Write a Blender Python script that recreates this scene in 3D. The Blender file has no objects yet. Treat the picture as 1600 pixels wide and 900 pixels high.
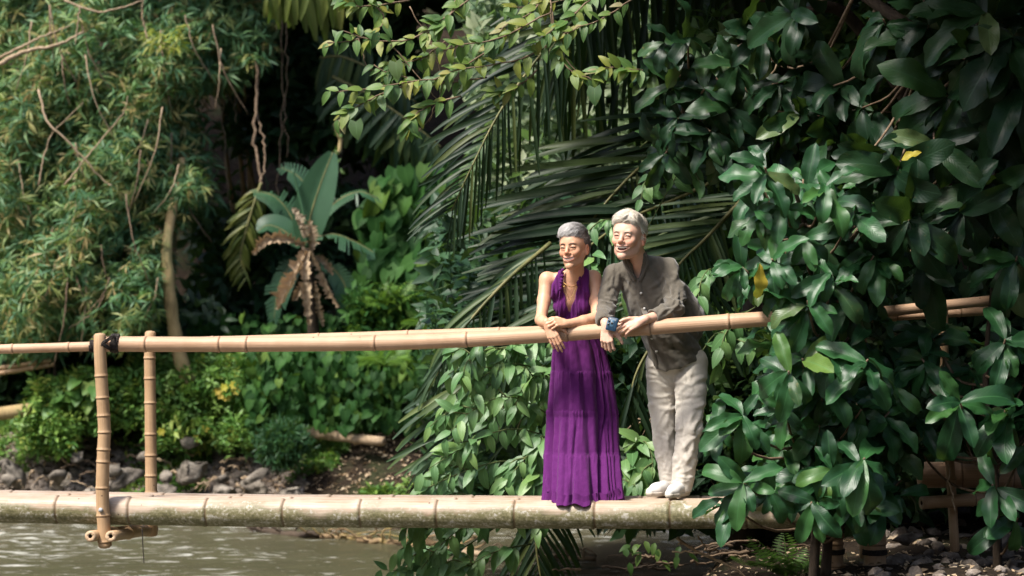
import bpy, math, random
import numpy as np
from mathutils import Vector, Matrix, noise as mnoise

random.seed(7)
RNG = np.random.default_rng(7)
S = bpy.context.scene
COL = S.collection

# ------------------------------------------------------------------ camera
FPX = 3778.0                      # focal length in photo pixels (85 mm on 36 mm, 1600 px wide)
CAM = np.array([0.0, -14.0, 1.215])
cam_data = bpy.data.cameras.new('camera')
cam_data.lens = 85.0
cam_data.sensor_width = 36.0
cam_data.clip_start = 0.1
cam_data.clip_end = 600.0
cam_data.dof.use_dof = True
cam_data.dof.focus_distance = 13.9
cam_data.dof.aperture_fstop = 2.6
cam = bpy.data.objects.new('camera', cam_data)
cam.location = CAM
cam.rotation_euler = (math.radians(90), 0, 0)
COL.objects.link(cam)
S.camera = cam

# ------------------------------------------------------------------ sky, sun, exposure
SUN_DIR = Vector((-0.50, -0.42, 0.95)).normalized()       # towards the sun
W = bpy.data.worlds.new('World'); S.world = W; W.use_nodes = True
wn = W.node_tree.nodes; wl = W.node_tree.links
for n in list(wn): wn.remove(n)
sky = wn.new('ShaderNodeTexSky'); sky.sky_type = 'NISHITA'; sky.sun_disc = False
sky.sun_elevation = math.asin(SUN_DIR.z)
sky.sun_rotation = math.atan2(SUN_DIR.x, SUN_DIR.y)
sky.air_density = 1.0; sky.dust_density = 3.0; sky.ozone_density = 1.0
bg = wn.new('ShaderNodeBackground'); bg.inputs['Strength'].default_value = 0.125
wo = wn.new('ShaderNodeOutputWorld')
wl.new(sky.outputs[0], bg.inputs[0]); wl.new(bg.outputs[0], wo.inputs[0])
sd = bpy.data.lights.new('sun', 'SUN'); sd.energy = 3.2; sd.angle = math.radians(12.0); sd.color = (1.0, 0.95, 0.87)
sun = bpy.data.objects.new('sun', sd); COL.objects.link(sun)
sun.rotation_euler = SUN_DIR.to_track_quat('Z', 'Y').to_euler()
sun.location = (-10, -10, 20)
S.view_settings.view_transform = 'Standard'
S.view_settings.look = 'None'
S.view_settings.gamma = 1.0
S.view_settings.use_curve_mapping = False
S.view_settings.exposure = 1.15
S.render.engine = 'CYCLES'
S.cycles.use_denoising = True
try:
    S.cycles.denoiser = 'OPENIMAGEDENOISE'; S.cycles.denoising_prefilter = 'ACCURATE'
except Exception: pass
S.cycles.max_bounces = 7; S.cycles.diffuse_bounces = 3; S.cycles.glossy_bounces = 3
S.cycles.transmission_bounces = 4; S.cycles.transparent_max_bounces = 6
S.cycles.use_adaptive_sampling = True; S.cycles.adaptive_threshold = 0.01
S.cycles.sample_clamp_indirect = 6.0
S.render.threads_mode = 'AUTO'

# ------------------------------------------------------------------ helpers
def P(px, py, Y):
    """world point seen at photo pixel (px, py) at depth plane Y"""
    D = Y + 14.0
    return np.array([(px - 800.0) * D / FPX, Y, 1.215 - (py - 450.0) * D / FPX])

def yb(px):                                     # the bridge comes slightly nearer towards its right end
    return -0.14 * (px - 800.0) / 270.0

def tag(o, label=None, cat=None, group=None, kind=None):
    if label: o['label'] = label
    if cat: o['category'] = cat
    if group: o['group'] = group
    if kind: o['kind'] = kind
    return o

def empty(name, loc, label=None, cat=None, group=None):
    o = bpy.data.objects.new(name, None); COL.objects.link(o)
    o.location = Vector([float(v) for v in loc]); o.empty_display_size = 0.1
    return tag(o, label, cat, group)

def make_mesh(name, V, F, mat=None, smooth=True, attrs=None, uv=None, cols=None):
    V = np.asarray(V, np.float32); me = bpy.data.meshes.new(name)
    if isinstance(F, np.ndarray):
        groups = [F]
    else:
        q = np.array([f for f in F if len(f) == 4], np.int32).reshape(-1, 4)
        t = np.array([f for f in F if len(f) == 3], np.int32).reshape(-1, 3)
        groups = [g for g in (q, t) if len(g)]
        big = [f for f in F if len(f) > 4]
        if big:
            me.from_pydata([tuple(map(float, v)) for v in V], [], [tuple(int(i) for i in f) for f in F])
            groups = None
    if groups is not None:
        nl = sum(g.size for g in groups); nf = sum(len(g) for g in groups)
        me.vertices.add(len(V)); me.vertices.foreach_set('co', V.ravel())
        me.loops.add(nl); me.loops.foreach_set('vertex_index', np.concatenate([g.ravel() for g in groups]).astype(np.int32))
        me.polygons.add(nf)
        sizes = np.concatenate([np.full(len(g), g.shape[1], np.int32) for g in groups])
        st = np.concatenate([[0], np.cumsum(sizes)[:-1]]).astype(np.int32)
        me.polygons.foreach_set('loop_start', st)
    if smooth:
        me.polygons.foreach_set('use_smooth', np.ones(len(me.polygons), bool))
    if attrs:
        for k, a in attrs.items():
            at = me.attributes.new(k, 'FLOAT', 'POINT'); at.data.foreach_set('value', np.asarray(a, np.float32).ravel())
    if cols is not None:
        at = me.attributes.new('tint', 'FLOAT_COLOR', 'POINT')
        c = np.ones((len(V), 4), np.float32); c[:, :3] = cols
        at.data.foreach_set('color', c.ravel())
    if uv is not None:
        lay = me.uv_layers.new(name='UVMap')
        li = np.empty(len(me.loops), np.int32); me.loops.foreach_get('vertex_index', li)
        lay.data.foreach_set('uv', np.asarray(uv, np.float32)[li].ravel())
    me.update(calc_edges=True)
    if mat: me.materials.append(mat)
    return me

def link(name, me, parent=None, loc=None, world=None):
    """link a mesh given in world coordinates (world=None) under parent without moving it"""
    o = bpy.data.objects.new(name, me); COL.objects.link(o)
    if parent is not None:
        o.parent = parent
        if world is None:
            w = parent_world(parent)
            o.location = -w
    if loc is not None: o.location = Vector([float(v) for v in loc])
    return o

def parent_world(p):
    w = Vector((0, 0, 0))
    while p is not None:
        w = w + p.location; p = p.parent
    return w

def fbm(x, y, z, sc=1.0, octv=3):
    """cheap smooth pseudo noise for arrays, about -1..1"""
    r = 0; a = 1.0; t = 0
    for i in range(octv):
        f = sc * 2.03 ** i; p = 1.7 * i
        r = r + a * (np.sin(x*f*1.3 + 2.1*np.sin(y*f*.9 + p) + p) * np.cos(y*f*1.1 + 1.7*np.sin(z*f*1.2 + 2*p)) +
                     .6*np.sin(z*f*1.4 + 1.9*np.sin(x*f*.8 - p) + 3*p))
        t += a * 1.3; a *= .5
    return r / t

def unit(v):
    v = np.asarray(v, float); return v / (np.linalg.norm(v, axis=-1, keepdims=True) + 1e-9)

def smooth_path(pts, n):
    """Catmull-Rom through pts -> n points"""
    p = np.asarray(pts, float)
    if len(p) == 2:
        t = np.linspace(0, 1, n)[:, None]; return p[0] * (1 - t) + p[1] * t
    p = np.vstack([2 * p[0] - p[1], p, 2 * p[-1] - p[-2]])
    m = len(p) - 3; t = np.linspace(0, m - 1e-6, n); i = t.astype(int); u = (t - i)[:, None]
    a, b, c, d = p[i], p[i + 1], p[i + 2], p[i + 3]
    return .5 * ((2*b) + (-a + c)*u + (2*a - 5*b + 4*c - d)*u*u + (-a + 3*b - 3*c + d)*u**3)

def tube_arrays(path, rad, seg=8, caps=True):
    path = np.asarray(path, float); n = len(path); rad = np.broadcast_to(np.asarray(rad, float), (n,))
    tan = unit(np.gradient(path, axis=0))
    up = np.array([0, 0, 1.0]) if abs(tan[0][2]) < .9 else np.array([0, 1.0, 0])
    nx = unit(np.cross(tan, np.broadcast_to(up, tan.shape)))
    for i in range(1, n):                                   # parallel transport
        v = nx[i-1] - tan[i] * np.dot(nx[i-1], tan[i]); nx[i] = v / (np.linalg.norm(v) + 1e-9)
    ny = np.cross(tan, nx)
    a = np.linspace(0, 2*np.pi, seg, endpoint=False)
    V = path[:, None, :] + rad[:, None, None] * (np.cos(a)[None, :, None]*nx[:, None, :] + np.sin(a)[None, :, None]*ny[:, None, :])
    V = V.reshape(-1, 3); F = []
    i = np.arange(n - 1)[:, None]; j = np.arange(seg)[None, :]; k = (j + 1) % seg
    F = np.stack([i*seg + j, i*seg + k, (i+1)*seg + k, (i+1)*seg + j], -1).reshape(-1, 4)
    if caps:
        c0 = len(V); V = np.vstack([V, path[:1], path[-1:]])
        jj = np.arange(seg); kk = (jj + 1) % seg
        f0 = np.stack([np.full(seg, c0), kk, jj, jj], -1)   # degenerate quads avoided below
        tri = [(c0, int(b), int(a_)) for a_, b in zip(jj, kk)] + [(c0 + 1, int((n-1)*seg + a_), int((n-1)*seg + b)) for a_, b in zip(jj, kk)]
        return V, [tuple(f) for f in F.tolist()] + tri
    return V, [tuple(f) for f in F.tolist()]

def join_arrays(lst):
    V = []; F = []; o = 0
    for v, f in lst:
        V.append(v); F += [tuple(i + o for i in q) for q in f]; o += len(v)
    return np.vstack(V), F

def tube(name, path, rad, mat, parent=None, seg=8, smooth=True):
    V, F = tube_arrays(path, rad, seg)
    return link(name, make_mesh(name, V, F, mat, smooth), parent)

# ------------------------------------------------------------------ materials
def new_mat(name):
    m = bpy.data.materials.new(name); m.use_nodes = True
    nt = m.node_tree
    for n in list(nt.nodes): nt.nodes.remove(n)
    out = nt.nodes.new('ShaderNodeOutputMaterial')
    return m, nt, out

def ramp(nt, stops):
    r = nt.nodes.new('ShaderNodeValToRGB')
    while len(r.color_ramp.elements) < len(stops): r.color_ramp.elements.new(.5)
    for e, (p, c) in zip(r.color_ramp.elements, stops):
        e.position = p; e.color = (*c, 1) if len(c) == 3 else c
    return r

def math_node(nt, op, a, b=None, clamp=False):
    m = nt.nodes.new('ShaderNodeMath'); m.operation = op; m.use_clamp = clamp
    for i, v in enumerate((a, b)):
        if v is None: continue
        if isinstance(v, (int, float)): m.inputs[i].default_value = v
        else: nt.links.new(v, m.inputs[i])
    return m.outputs[0]

def mixcol(nt, fac, a, b, mode='MIX'):
    m = nt.nodes.new('ShaderNodeMix'); m.data_type = 'RGBA'; m.blend_type = mode
    def s(sock, v):
        if isinstance(v, (tuple, list)): sock.default_value = (*v[:3], 1)
        elif isinstance(v, (int, float)): sock.default_value = v
        else: nt.links.new(v, sock)
    s(m.inputs[0], fac); s(m.inputs[6], a); s(m.inputs[7], b)
    return m.outputs[2]

def noise_tex(nt, scale, detail=4, rough=.55, vec=None, dist=0.0):
    n = nt.nodes.new('ShaderNodeTexNoise'); n.inputs['Scale'].default_value = scale
    n.inputs['Detail'].default_value = detail; n.inputs['Roughness'].default_value = rough
    n.inputs['Distortion'].default_value = dist
    if vec is not None: nt.links.new(vec, n.inputs['Vector'])
    return n.outputs[0]

def mapping(nt, src, scale=(1, 1, 1), rot=(0, 0, 0)):
    m = nt.nodes.new('ShaderNodeMapping'); m.inputs['Scale'].default_value = scale; m.inputs['Rotation'].default_value = rot
    nt.links.new(src, m.inputs[0]); return m.outputs[0]

def bump(nt, h, strength=.3, dist=.01):
    b = nt.nodes.new('ShaderNodeBump'); b.inputs['Strength'].default_value = strength; b.inputs['Distance'].default_value = dist
    nt.links.new(h, b.inputs['Height']); return b.outputs[0]

def coords(nt, kind='Object'):
    return nt.nodes.new('ShaderNodeTexCoord').outputs[kind]

def position(nt):
    return nt.nodes.new('ShaderNodeNewGeometry').outputs['Position']

def principled(nt, out, **kw):
    b = nt.nodes.new('ShaderNodeBsdfPrincipled')
    for k, v in kw.items():
        s = b.inputs[k.replace('_', ' ')]
        if isinstance(v, (int, float)): s.default_value = v
        elif isinstance(v, tuple): s.default_value = (*v, 1) if len(v) == 3 and s.type == 'RGBA' else v
        else: nt.links.new(v, s)
    if out is not None: nt.links.new(b.outputs[0], out.inputs[0])
    return b

def mat_leaf(name, stops, rough=.42, trans=.28, veins=.5, vein_scale=13.0, spec=.5, tr_col=None, spots=0.0):
    """leaf: colour per leaf from stops, midrib and side veins as relief, some light coming through"""
    m, nt, out = new_mat(name)
    oi = nt.nodes.new('ShaderNodeObjectInfo'); at = nt.nodes.new('ShaderNodeAttribute'); at.attribute_name = 'rnd'
    r = math_node(nt, 'FRACT', math_node(nt, 'ADD', oi.outputs['Random'], at.outputs['Fac']))
    rp = ramp(nt, stops); nt.links.new(r, rp.inputs[0]); c = rp.outputs[0]
    uv = coords(nt, 'UV'); sp = nt.nodes.new('ShaderNodeSeparateXYZ'); nt.links.new(uv, sp.inputs[0])
    va = math_node(nt, 'ABSOLUTE', math_node(nt, 'SUBTRACT', sp.outputs[1], .5))
    mid = math_node(nt, 'SUBTRACT', 1.0, math_node(nt, 'MULTIPLY', va, 24.0), True)
    sv = math_node(nt, 'SINE', math_node(nt, 'MULTIPLY', math_node(nt, 'SUBTRACT', sp.outputs[0], math_node(nt, 'MULTIPLY', va, .55)), vein_scale * 6.283))
    svp = math_node(nt, 'POWER', math_node(nt, 'ABSOLUTE', sv), 3.0)
    c = mixcol(nt, math_node(nt, 'MULTIPLY', mid, .38 * min(1, veins * 2)), c, tuple(min(1, v * 2.2 + .03) for v in stops[len(stops)//2][1]))
    nz = noise_tex(nt, 6.0, 4, .6, position(nt))
    c = mixcol(nt, math_node(nt, 'MULTIPLY', nz, .55), c, tuple(v * .45 for v in stops[0][1]))
    if spots:
        n2 = noise_tex(nt, 38.0, 3, .6, position(nt))
        rr = ramp(nt, [(.62, (0, 0, 0)), (.7, (1, 1, 1))]); nt.links.new(n2, rr.inputs[0])
        c = mixcol(nt, math_node(nt, 'MULTIPLY', rr.outputs[0], spots), c, (.16, .13, .05))
    h = math_node(nt, 'ADD', math_node(nt, 'MULTIPLY', svp, .5 * veins), math_node(nt, 'MULTIPLY', mid, -.8 * veins))
    nb = bump(nt, h, .28, .005)
    b = principled(nt, None, Base_Color=c, Roughness=rough, Specular_IOR_Level=spec)
    nt.links.new(nb, b.inputs['Normal'])
    if trans > 0:
        t = nt.nodes.new('ShaderNodeBsdfTranslucent')
        tc = mixcol(nt, .55, c, tr_col if tr_col else (.16, .30, .03))
        nt.links.new(tc, t.inputs[0])
        mx = nt.nodes.new('ShaderNodeMixShader'); mx.inputs[0].default_value = trans
        nt.links.new(b.outputs[0], mx.inputs[1]); nt.links.new(t.outputs[0], mx.inputs[2]); nt.links.new(mx.outputs[0], out.inputs[0])
    else:
        nt.links.new(b.outputs[0], out.inputs[0])
    return m

def mat_noise(name, c1, c2, scale=8, rough=.8, bumps=.4, bdist=.01, spec=.3, stretch=(1, 1, 1), c3=None):
    m, nt, out = new_mat(name)
    v = mapping(nt, position(nt), stretch)
    n = noise_tex(nt, scale, 6, .6, v)
    r = ramp(nt, [(.35, c1), (.65, c2)] if c3 is None else [(.3, c1), (.5, c2), (.68, c3)]); nt.links.new(n, r.inputs[0])
    n2 = noise_tex(nt, scale * 4, 5, .65, v)
    nb = bump(nt, n2, bumps, bdist)
    b = principled(nt, out, Base_Color=r.outputs[0], Roughness=rough, Specular_IOR_Level=spec)
    nt.links.new(nb, b.inputs['Normal'])
    return m
# ================================================================== the ground, the water
WATER_Z = -1.20
def sst(a, b, x):
    t = np.clip((x - a) / (b - a), 0, 1); return t * t * (3 - 2 * t)

def far_shore(x):
    return 11.0 - .14 * (x + 5.3) + .25 * np.sin(x * 1.3)

def ground_z(x, y):
    x = np.asarray(x, float); y = np.asarray(y, float)
    n = fbm(x, y, x * 0, 1.1, 4); n2 = fbm(x + 9, y * 1.1, x * 0, 3.7, 3)
    bed = -1.75 + .1 * n
    s = y - far_shore(x)
    far = -1.42 + .95 * sst(-.4, 1.5, s) + .42 * sst(1.0, 3.8, s) + .45 * sst(3.5, 7, s) + np.clip(s - 6.8, 0, 14) * 1.15 + np.clip(s - 21, 0, 60) * .25
    far = far + (.12 * n + .05 * n2) * sst(-.2, 1, s)
    e = x - (.20 + .14 * np.sin(y * .9) + .30 * np.clip(y - 1.2, 0, 30))
    right = -1.45 + .85 * sst(-.15, .95, e) + .22 * sst(.9, 2.4, e) + .35 * sst(2.6, 7, e) + np.clip(e - 8, 0, 12) * .9 + np.clip(y - 5, 0, 30) * .35 * sst(1, 5, e)
    right = right + (.07 * n + .05 * n2) * sst(0, .8, e)
    right = np.where(y < -3, right - np.clip(-3 - y, 0, 3) * .28, right)
    near = -2.0 + 1.6 * sst(0, 3, -11.5 - y) + np.clip(-19 - y, 0, 20) * .75  # near bank, plus unseen hill behind the camera shaped to block sky light
    left = -2.0 + 1.7 * sst(0, 3, -9.5 - x) + np.clip(-14 - x, 0, 18) * .8  # unseen hill at the left, raised to cut ambient light as well
    return np.maximum.reduce([bed, far, right, near, left])

def build_ground():
    def axis(lo, hi, a, b, st, big):
        core = np.arange(a, b, st)
        l = a - np.geomspace(st, a - lo, big)[::-1]; h = b + np.geomspace(st, hi - b, big)
        return np.concatenate([l, core, h])
    xs = axis(-120, 120, -8.5, 9, .09, 24); ys = axis(-90, 150, -2, 19, .10, 24)
    X, Y = np.meshgrid(xs, ys, indexing='ij'); Z = ground_z(X, Y)
    V = np.stack([X, Y, Z], -1).reshape(-1, 3); nx, ny = len(xs), len(ys)
    i = np.arange(nx - 1)[:, None]; j = np.arange(ny - 1)[None, :]
    F = np.stack([i*ny + j, (i+1)*ny + j, (i+1)*ny + j + 1, i*ny + j + 1], -1).reshape(-1, 4)
    m, nt, out = new_mat('soil')
    pos = position(nt)
    n = noise_tex(nt, 1.3, 8, .65, pos); n2 = noise_tex(nt, 9, 8, .7, pos); n3 = noise_tex(nt, 34, 6, .7, pos)
    r = ramp(nt, [(.3, (.010, .007, .005)), (.5, (.030, .020, .012)), (.62, (.065, .044, .027)), (.75, (.12, .09, .06))])
    nt.links.new(math_node(nt, 'ADD', math_node(nt, 'MULTIPLY', n2, .6), math_node(nt, 'MULTIPLY', n3, .4)), r.inputs[0])
    rm = ramp(nt, [(.52, (0, 0, 0)), (.62, (1, 1, 1))]); nt.links.new(n, rm.inputs[0])
    c = mixcol(nt, math_node(nt, 'MULTIPLY', rm.outputs[0], .6), r.outputs[0], (.03, .045, .014))
    b = principled(nt, out, Base_Color=c, Roughness=.9, Specular_IOR_Level=.2)
    nt.links.new(bump(nt, math_node(nt, 'ADD', n2, n3), .9, .05), b.inputs['Normal'])
    o = link('ground', make_mesh('ground', V, F, m)); tag(o, kind='structure')

def build_water():
    xs = np.concatenate([np.linspace(-120, -9, 12), np.arange(-8.8, 8.8, .07), np.linspace(9, 120, 12)])
    ys = np.concatenate([np.linspace(-90, -2, 12), np.arange(-1.5, 15, .055), np.linspace(15.2, 60, 6)])
    X, Y = np.meshgrid(xs, ys, indexing='ij')
    Z = WATER_Z + .020 * fbm(X * .7, Y * 1.5, X * 0, 3.3, 3) + .008 * fbm(X * .6 + 3, Y * 1.6, X * 0, 11, 2)
    V = np.stack([X, Y, Z], -1).reshape(-1, 3); nx, ny = len(xs), len(ys)
    i = np.arange(nx - 1)[:, None]; j = np.arange(ny - 1)[None, :]
    F = np.stack([i*ny + j, (i+1)*ny + j, (i+1)*ny + j + 1, i*ny + j + 1], -1).reshape(-1, 4)
    m, nt, out = new_mat('river_water')
    pos = position(nt)
    v = mapping(nt, pos, (.55, 1.7, 1))
    fo = noise_tex(nt, 5.0, 9, .68, v, .6); big = noise_tex(nt, .55, 3, .5, mapping(nt, pos, (.5, 1.2, 1)))
    base = ramp(nt, [(.3, (.060, .056, .032)), (.7, (.092, .086, .050))]); nt.links.new(big, base.inputs[0])
    s = math_node(nt, 'ADD', fo, math_node(nt, 'MULTIPLY', big, .28))
    fr = ramp(nt, [(.70, (0, 0, 0)), (.78, (1, 1, 1))]); nt.links.new(s, fr.inputs[0])
    c = mixcol(nt, math_node(nt, 'MULTIPLY', fr.outputs[0], .75), base.outputs[0], (.62, .62, .56))
    rg = mixcol(nt, fr.outputs[0], (.22, .22, .22), (.6, .6, .6))
    b = principled(nt, out, Base_Color=c, Roughness=rg, Specular_IOR_Level=.5, IOR=1.33)
    h = noise_tex(nt, 14, 6, .6, v)
    nt.links.new(bump(nt, math_node(nt, 'ADD', h, fr.outputs[0]), .5, .02), b.inputs['Normal'])
    o = link('river_water', make_mesh('river_water', V, F, m)); tag(o, kind='structure')

build_ground(); build_water()

# ================================================================== the bamboo bridge
def mat_bamboo(name, light, dark, node, moss=0.0, tip=None):
    m, nt, out = new_mat(name)
    at = nt.nodes.new('ShaderNodeAttribute'); at.attribute_name = 'node'      # 1 on a node ring
    al = nt.nodes.new('ShaderNodeAttribute'); al.attribute_name = 'along'
    ar = nt.nodes.new('ShaderNodeAttribute'); ar.attribute_name = 'around'
    cx = nt.nodes.new('ShaderNodeCombineXYZ')
    nt.links.new(math_node(nt, 'MULTIPLY', al.outputs['Fac'], 1.6), cx.inputs[0]); nt.links.new(math_node(nt, 'MULTIPLY', ar.outputs['Fac'], 16.0), cx.inputs[1])
    oi = nt.nodes.new('ShaderNodeObjectInfo'); nt.links.new(math_node(nt, 'MULTIPLY', oi.outputs['Random'], 40.0), cx.inputs[2])
    fib = noise_tex(nt, 1.6, 6, .62, cx.outputs[0])
    blot = noise_tex(nt, 7.0, 5, .6, position(nt)); sp = noise_tex(nt, 60, 3, .6, position(nt))
    r = ramp(nt, [(.28, dark), (.5, tuple((a + b) / 2 for a, b in zip(dark, light))), (.68, light)])
    nt.links.new(math_node(nt, 'ADD', math_node(nt, 'MULTIPLY', fib, .55), math_node(nt, 'MULTIPLY', blot, .45)), r.inputs[0])
    c = r.outputs[0]
    if moss:
        g = nt.nodes.new('ShaderNodeNewGeometry'); sz = nt.nodes.new('ShaderNodeSeparateXYZ'); nt.links.new(g.outputs['Normal'], sz.inputs[0])
        low = math_node(nt, 'SUBTRACT', .35, sz.outputs[2])
        big = noise_tex(nt, 1.5, 3, .5, position(nt)); mid_ = noise_tex(nt, 22, 5, .65, mapping(nt, position(nt), (.45, 1, 1)))
        mm = math_node(nt, 'ADD', math_node(nt, 'MULTIPLY', low, .85), math_node(nt, 'SUBTRACT', math_node(nt, 'ADD', math_node(nt, 'ADD', math_node(nt, 'MULTIPLY', blot, 1.0), math_node(nt, 'MULTIPLY', big, 3.0)), math_node(nt, 'ADD', math_node(nt, 'MULTIPLY', mid_, 1.2), math_node(nt, 'MULTIPLY', sp, .35))), 2.58))
        rr = ramp(nt, [(.12, (0, 0, 0)), (.55, (1, 1, 1))]); nt.links.new(mm, rr.inputs[0])
        cs = nt.nodes.new('ShaderNodeCombineXYZ'); nt.links.new(math_node(nt, 'MULTIPLY', al.outputs['Fac'], 2.2), cs.inputs[0]); nt.links.new(math_node(nt, 'MULTIPLY', ar.outputs['Fac'], 9.0), cs.inputs[1])
        stn = noise_tex(nt, 1.3, 6, .65, cs.outputs[0], .4); sr = ramp(nt, [(.52, (0, 0, 0)), (.64, (1, 1, 1))]); nt.links.new(stn, sr.inputs[0])
        c = mixcol(nt, math_node(nt, 'MULTIPLY', sr.outputs[0], .6), c, (.27, .165, .085))
        gr = ramp(nt, [(.36, (.055, .055, .022)), (.47, (.13, .125, .05)), (.55, (.22, .20, .12)), (.62, (.42, .40, .34))]); nt.links.new(math_node(nt, 'ADD', math_node(nt, 'MULTIPLY', sp, .5), math_node(nt, 'MULTIPLY', mid_, .5)), gr.inputs[0])
        c = mixcol(nt, math_node(nt, 'MULTIPLY', rr.outputs[0], moss), c, gr.outputs[0])
    # dark insect holes and specks
    vo = nt.nodes.new('ShaderNodeTexVoronoi'); vo.inputs['Scale'].default_value = 11.0; nt.links.new(position(nt), vo.inputs['Vector'])
    hr = ramp(nt, [(.05, (1, 1, 1)), (.075, (0, 0, 0))]); nt.links.new(vo.outputs[0], hr.inputs[0])
    c = mixcol(nt, math_node(nt, 'MULTIPLY', hr.outputs[0], .8), c, (.05, .03, .02))
    nr = ramp(nt, [(.35, (0, 0, 0)), (.95, (1, 1, 1))]); nt.links.new(at.outputs['Fac'], nr.inputs[0])
    c = mixcol(nt, math_node(nt, 'MULTIPLY', nr.outputs[0], .85), c, node)
    b = principled(nt, out, Base_Color=c, Roughness=.48, Specular_IOR_Level=.35)
    nt.links.new(bump(nt, math_node(nt, 'ADD', fib, math_node(nt, 'MULTIPLY', blot, .6)), .35, .006), b.inputs['Normal'])
    return m

M_RAIL = mat_bamboo('bamboo_rail', (.56, .375, .245), (.36, .215, .125), (.17, .10, .055))
M_DECK = mat_bamboo('bamboo_deck', (.50, .405, .32), (.30, .215, .145), (.11, .065, .03), moss=.9)
M_POST = mat_bamboo('bamboo_post', (.50, .34, .20), (.30, .18, .09), (.15, .09, .05))
M_HOLE = mat_noise('hollow_core', (.03, .02, .012), (.08, .05, .03), 20)
M_CUT = mat_noise('cut_bamboo', (.38, .24, .14), (.55, .40, .26), 40, .8, .6, .004)
M_ROPE = mat_noise('lashing_fibre', (.012, .010, .009), (.05, .04, .033), 60, .85, .8, .004)
M_METAL = mat_noise('galvanised_metal', (.3, .3, .3), (.5, .5, .5), 60, .4, .2, .002)

def culm(name, pts, r0, r1, nodes, mat, parent, ridge=.10, groove=.05, seg=28, wob=.0, hollow=None, nodew=.010):
    """a bamboo pole: tapered tube, swelling and ring at every node, open hollow end where it is cut"""
    path0 = smooth_path(pts, 400); d = np.concatenate([[0], np.cumsum(np.linalg.norm(np.diff(path0, axis=0), axis=1))]); L = d[-1]
    nodes = [n for n in nodes if .01 < n < L - .005]
    s = set(np.linspace(0, L, max(6, int(L / .08))).tolist())
    for n in nodes:
        for k in (-4, -2.2, -1.2, -.6, 0, .6, 1.2, 2.2, 4): s.add(float(np.clip(n + k * nodew, 0, L)))
    s = np.array(sorted(s)); s = s[np.concatenate([[True], np.diff(s) > 1e-4])]
    path = np.stack([np.interp(s, d, path0[:, k]) for k in range(3)], -1)
    rad = r0 + (r1 - r0) * s / L; nd = np.zeros(len(s))
    for i, n in enumerate(nodes):
        q = (s - n) / nodew
        rad = rad * (1 + ridge * np.exp(-((q + .6) / 1.1) ** 2) - groove * np.exp(-((q - 1.0) / .7) ** 2) + .35 * ridge * np.exp(-(q / 4.5) ** 2))
        nd = np.maximum(nd, np.exp(-((q - .9) / .75) ** 2))
    if wob: path = path + wob * np.stack([np.sin(s * 9), s * 0, np.cos(s * 7)], -1)
    V, F = tube_arrays(path, rad, seg, caps=False)
    nd = np.repeat(nd, seg); al = np.repeat(s, seg); ar = np.tile(np.abs(np.linspace(-1, 1, seg, endpoint=False)), len(s))
    n = len(path)
    ends = {0: False, 1: False} if hollow is None else {0: 'start' in hollow, 1: 'end' in hollow}
    me_mats = [mat, M_CUT, M_HOLE]; extra = []; mi = [0] * len(F)
    V = list(map(tuple, V)); nd = list(nd); al = list(al); ar = list(ar)
    for e, hol in ends.items():
        base = 0 if e == 0 else (n - 1) * seg; c = path[0] if e == 0 else path[-1]
        t = unit(path[1] - path[0]) if e == 0 else unit(path[-2] - path[-1])
        ring = np.array(V[base:base + seg])
        if hol:
            r1_ = c + (ring - c) * (.36 + .05 * np.sin(np.arange(seg) * 1.7))[:, None]; r2_ = r1_ + t * .06
            i1 = len(V); V += list(map(tuple, r1_)); i2 = len(V); V += list(map(tuple, r2_)); ic = len(V); V.append(tuple(c + t * .06))
            k = 2 * seg + 1; nd += [0] * k; al += [0] * k; ar += [0] * k
            for j in range(seg):
                q = (j + 1) % seg
                a = (base + j, base + q, i1 + q, i1 + j); b = (i1 + j, i1 + q, i2 + q, i2 + j)
                F.append(a if e else a[::-1]); mi.append(1); F.append(b if e else b[::-1]); mi.append(2)
                F.append((i2 + j, i2 + q, ic) if e else (i2 + q, i2 + j, ic)); mi.append(2)
        else:
            dome = c + (ring - c) * .72 - t * (np.linalg.norm(ring[0] - c) * .30); i1 = len(V); V += list(map(tuple, dome)); ic = len(V)
            V.append(tuple(c - t * (np.linalg.norm(ring[0] - c) * .42))); k = seg + 1; nd += [0] * k; al += [0] * k; ar += [0] * k
            for j in range(seg):
                q = (j + 1) % seg; a = (base + j, base + q, i1 + q, i1 + j); F.append(a if e else a[::-1]); mi.append(0)
                b = (i1 + j, i1 + q, ic); F.append(b if e else b[::-1]); mi.append(0)
    quads = [(f, m_) for f, m_ in zip(F, mi) if len(f) == 4]; tris = [(f, m_) for f, m_ in zip(F, mi) if len(f) == 3]
    F = [f for f, _ in quads] + [f for f, _ in tris]; mi = [m_ for _, m_ in quads] + [m_ for _, m_ in tris]
    me = make_mesh(name, np.array(V), F, None, True, {'node': nd, 'along': al, 'around': ar})
    for mm in me_mats: me.materials.append(mm)
    me.polygons.foreach_set('material_index', np.array(mi, np.int32))
    return link(name, me, parent)

def nodes_px(pts, pxs):
    """positions along the path (metres) where it crosses these photo columns"""
    path = smooth_path(pts, 400); d = np.concatenate([[0], np.cumsum(np.linalg.norm(np.diff(path, axis=0), axis=1))])
    px = 800 + path[:, 0] * FPX / (path[:, 1] + 14)
    return [float(np.interp(p, px, d)) for p in pxs]

def nodes_py(pts, pys):
    path = smooth_path(pts, 400); d = np.concatenate([[0], np.cumsum(np.linalg.norm(np.diff(path, axis=0), axis=1))])
    py = 450 - (path[:, 2] - 1.215) * FPX / (path[:, 1] + 14)
    return [float(np.interp(p, py, d)) for p in pys]

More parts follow.
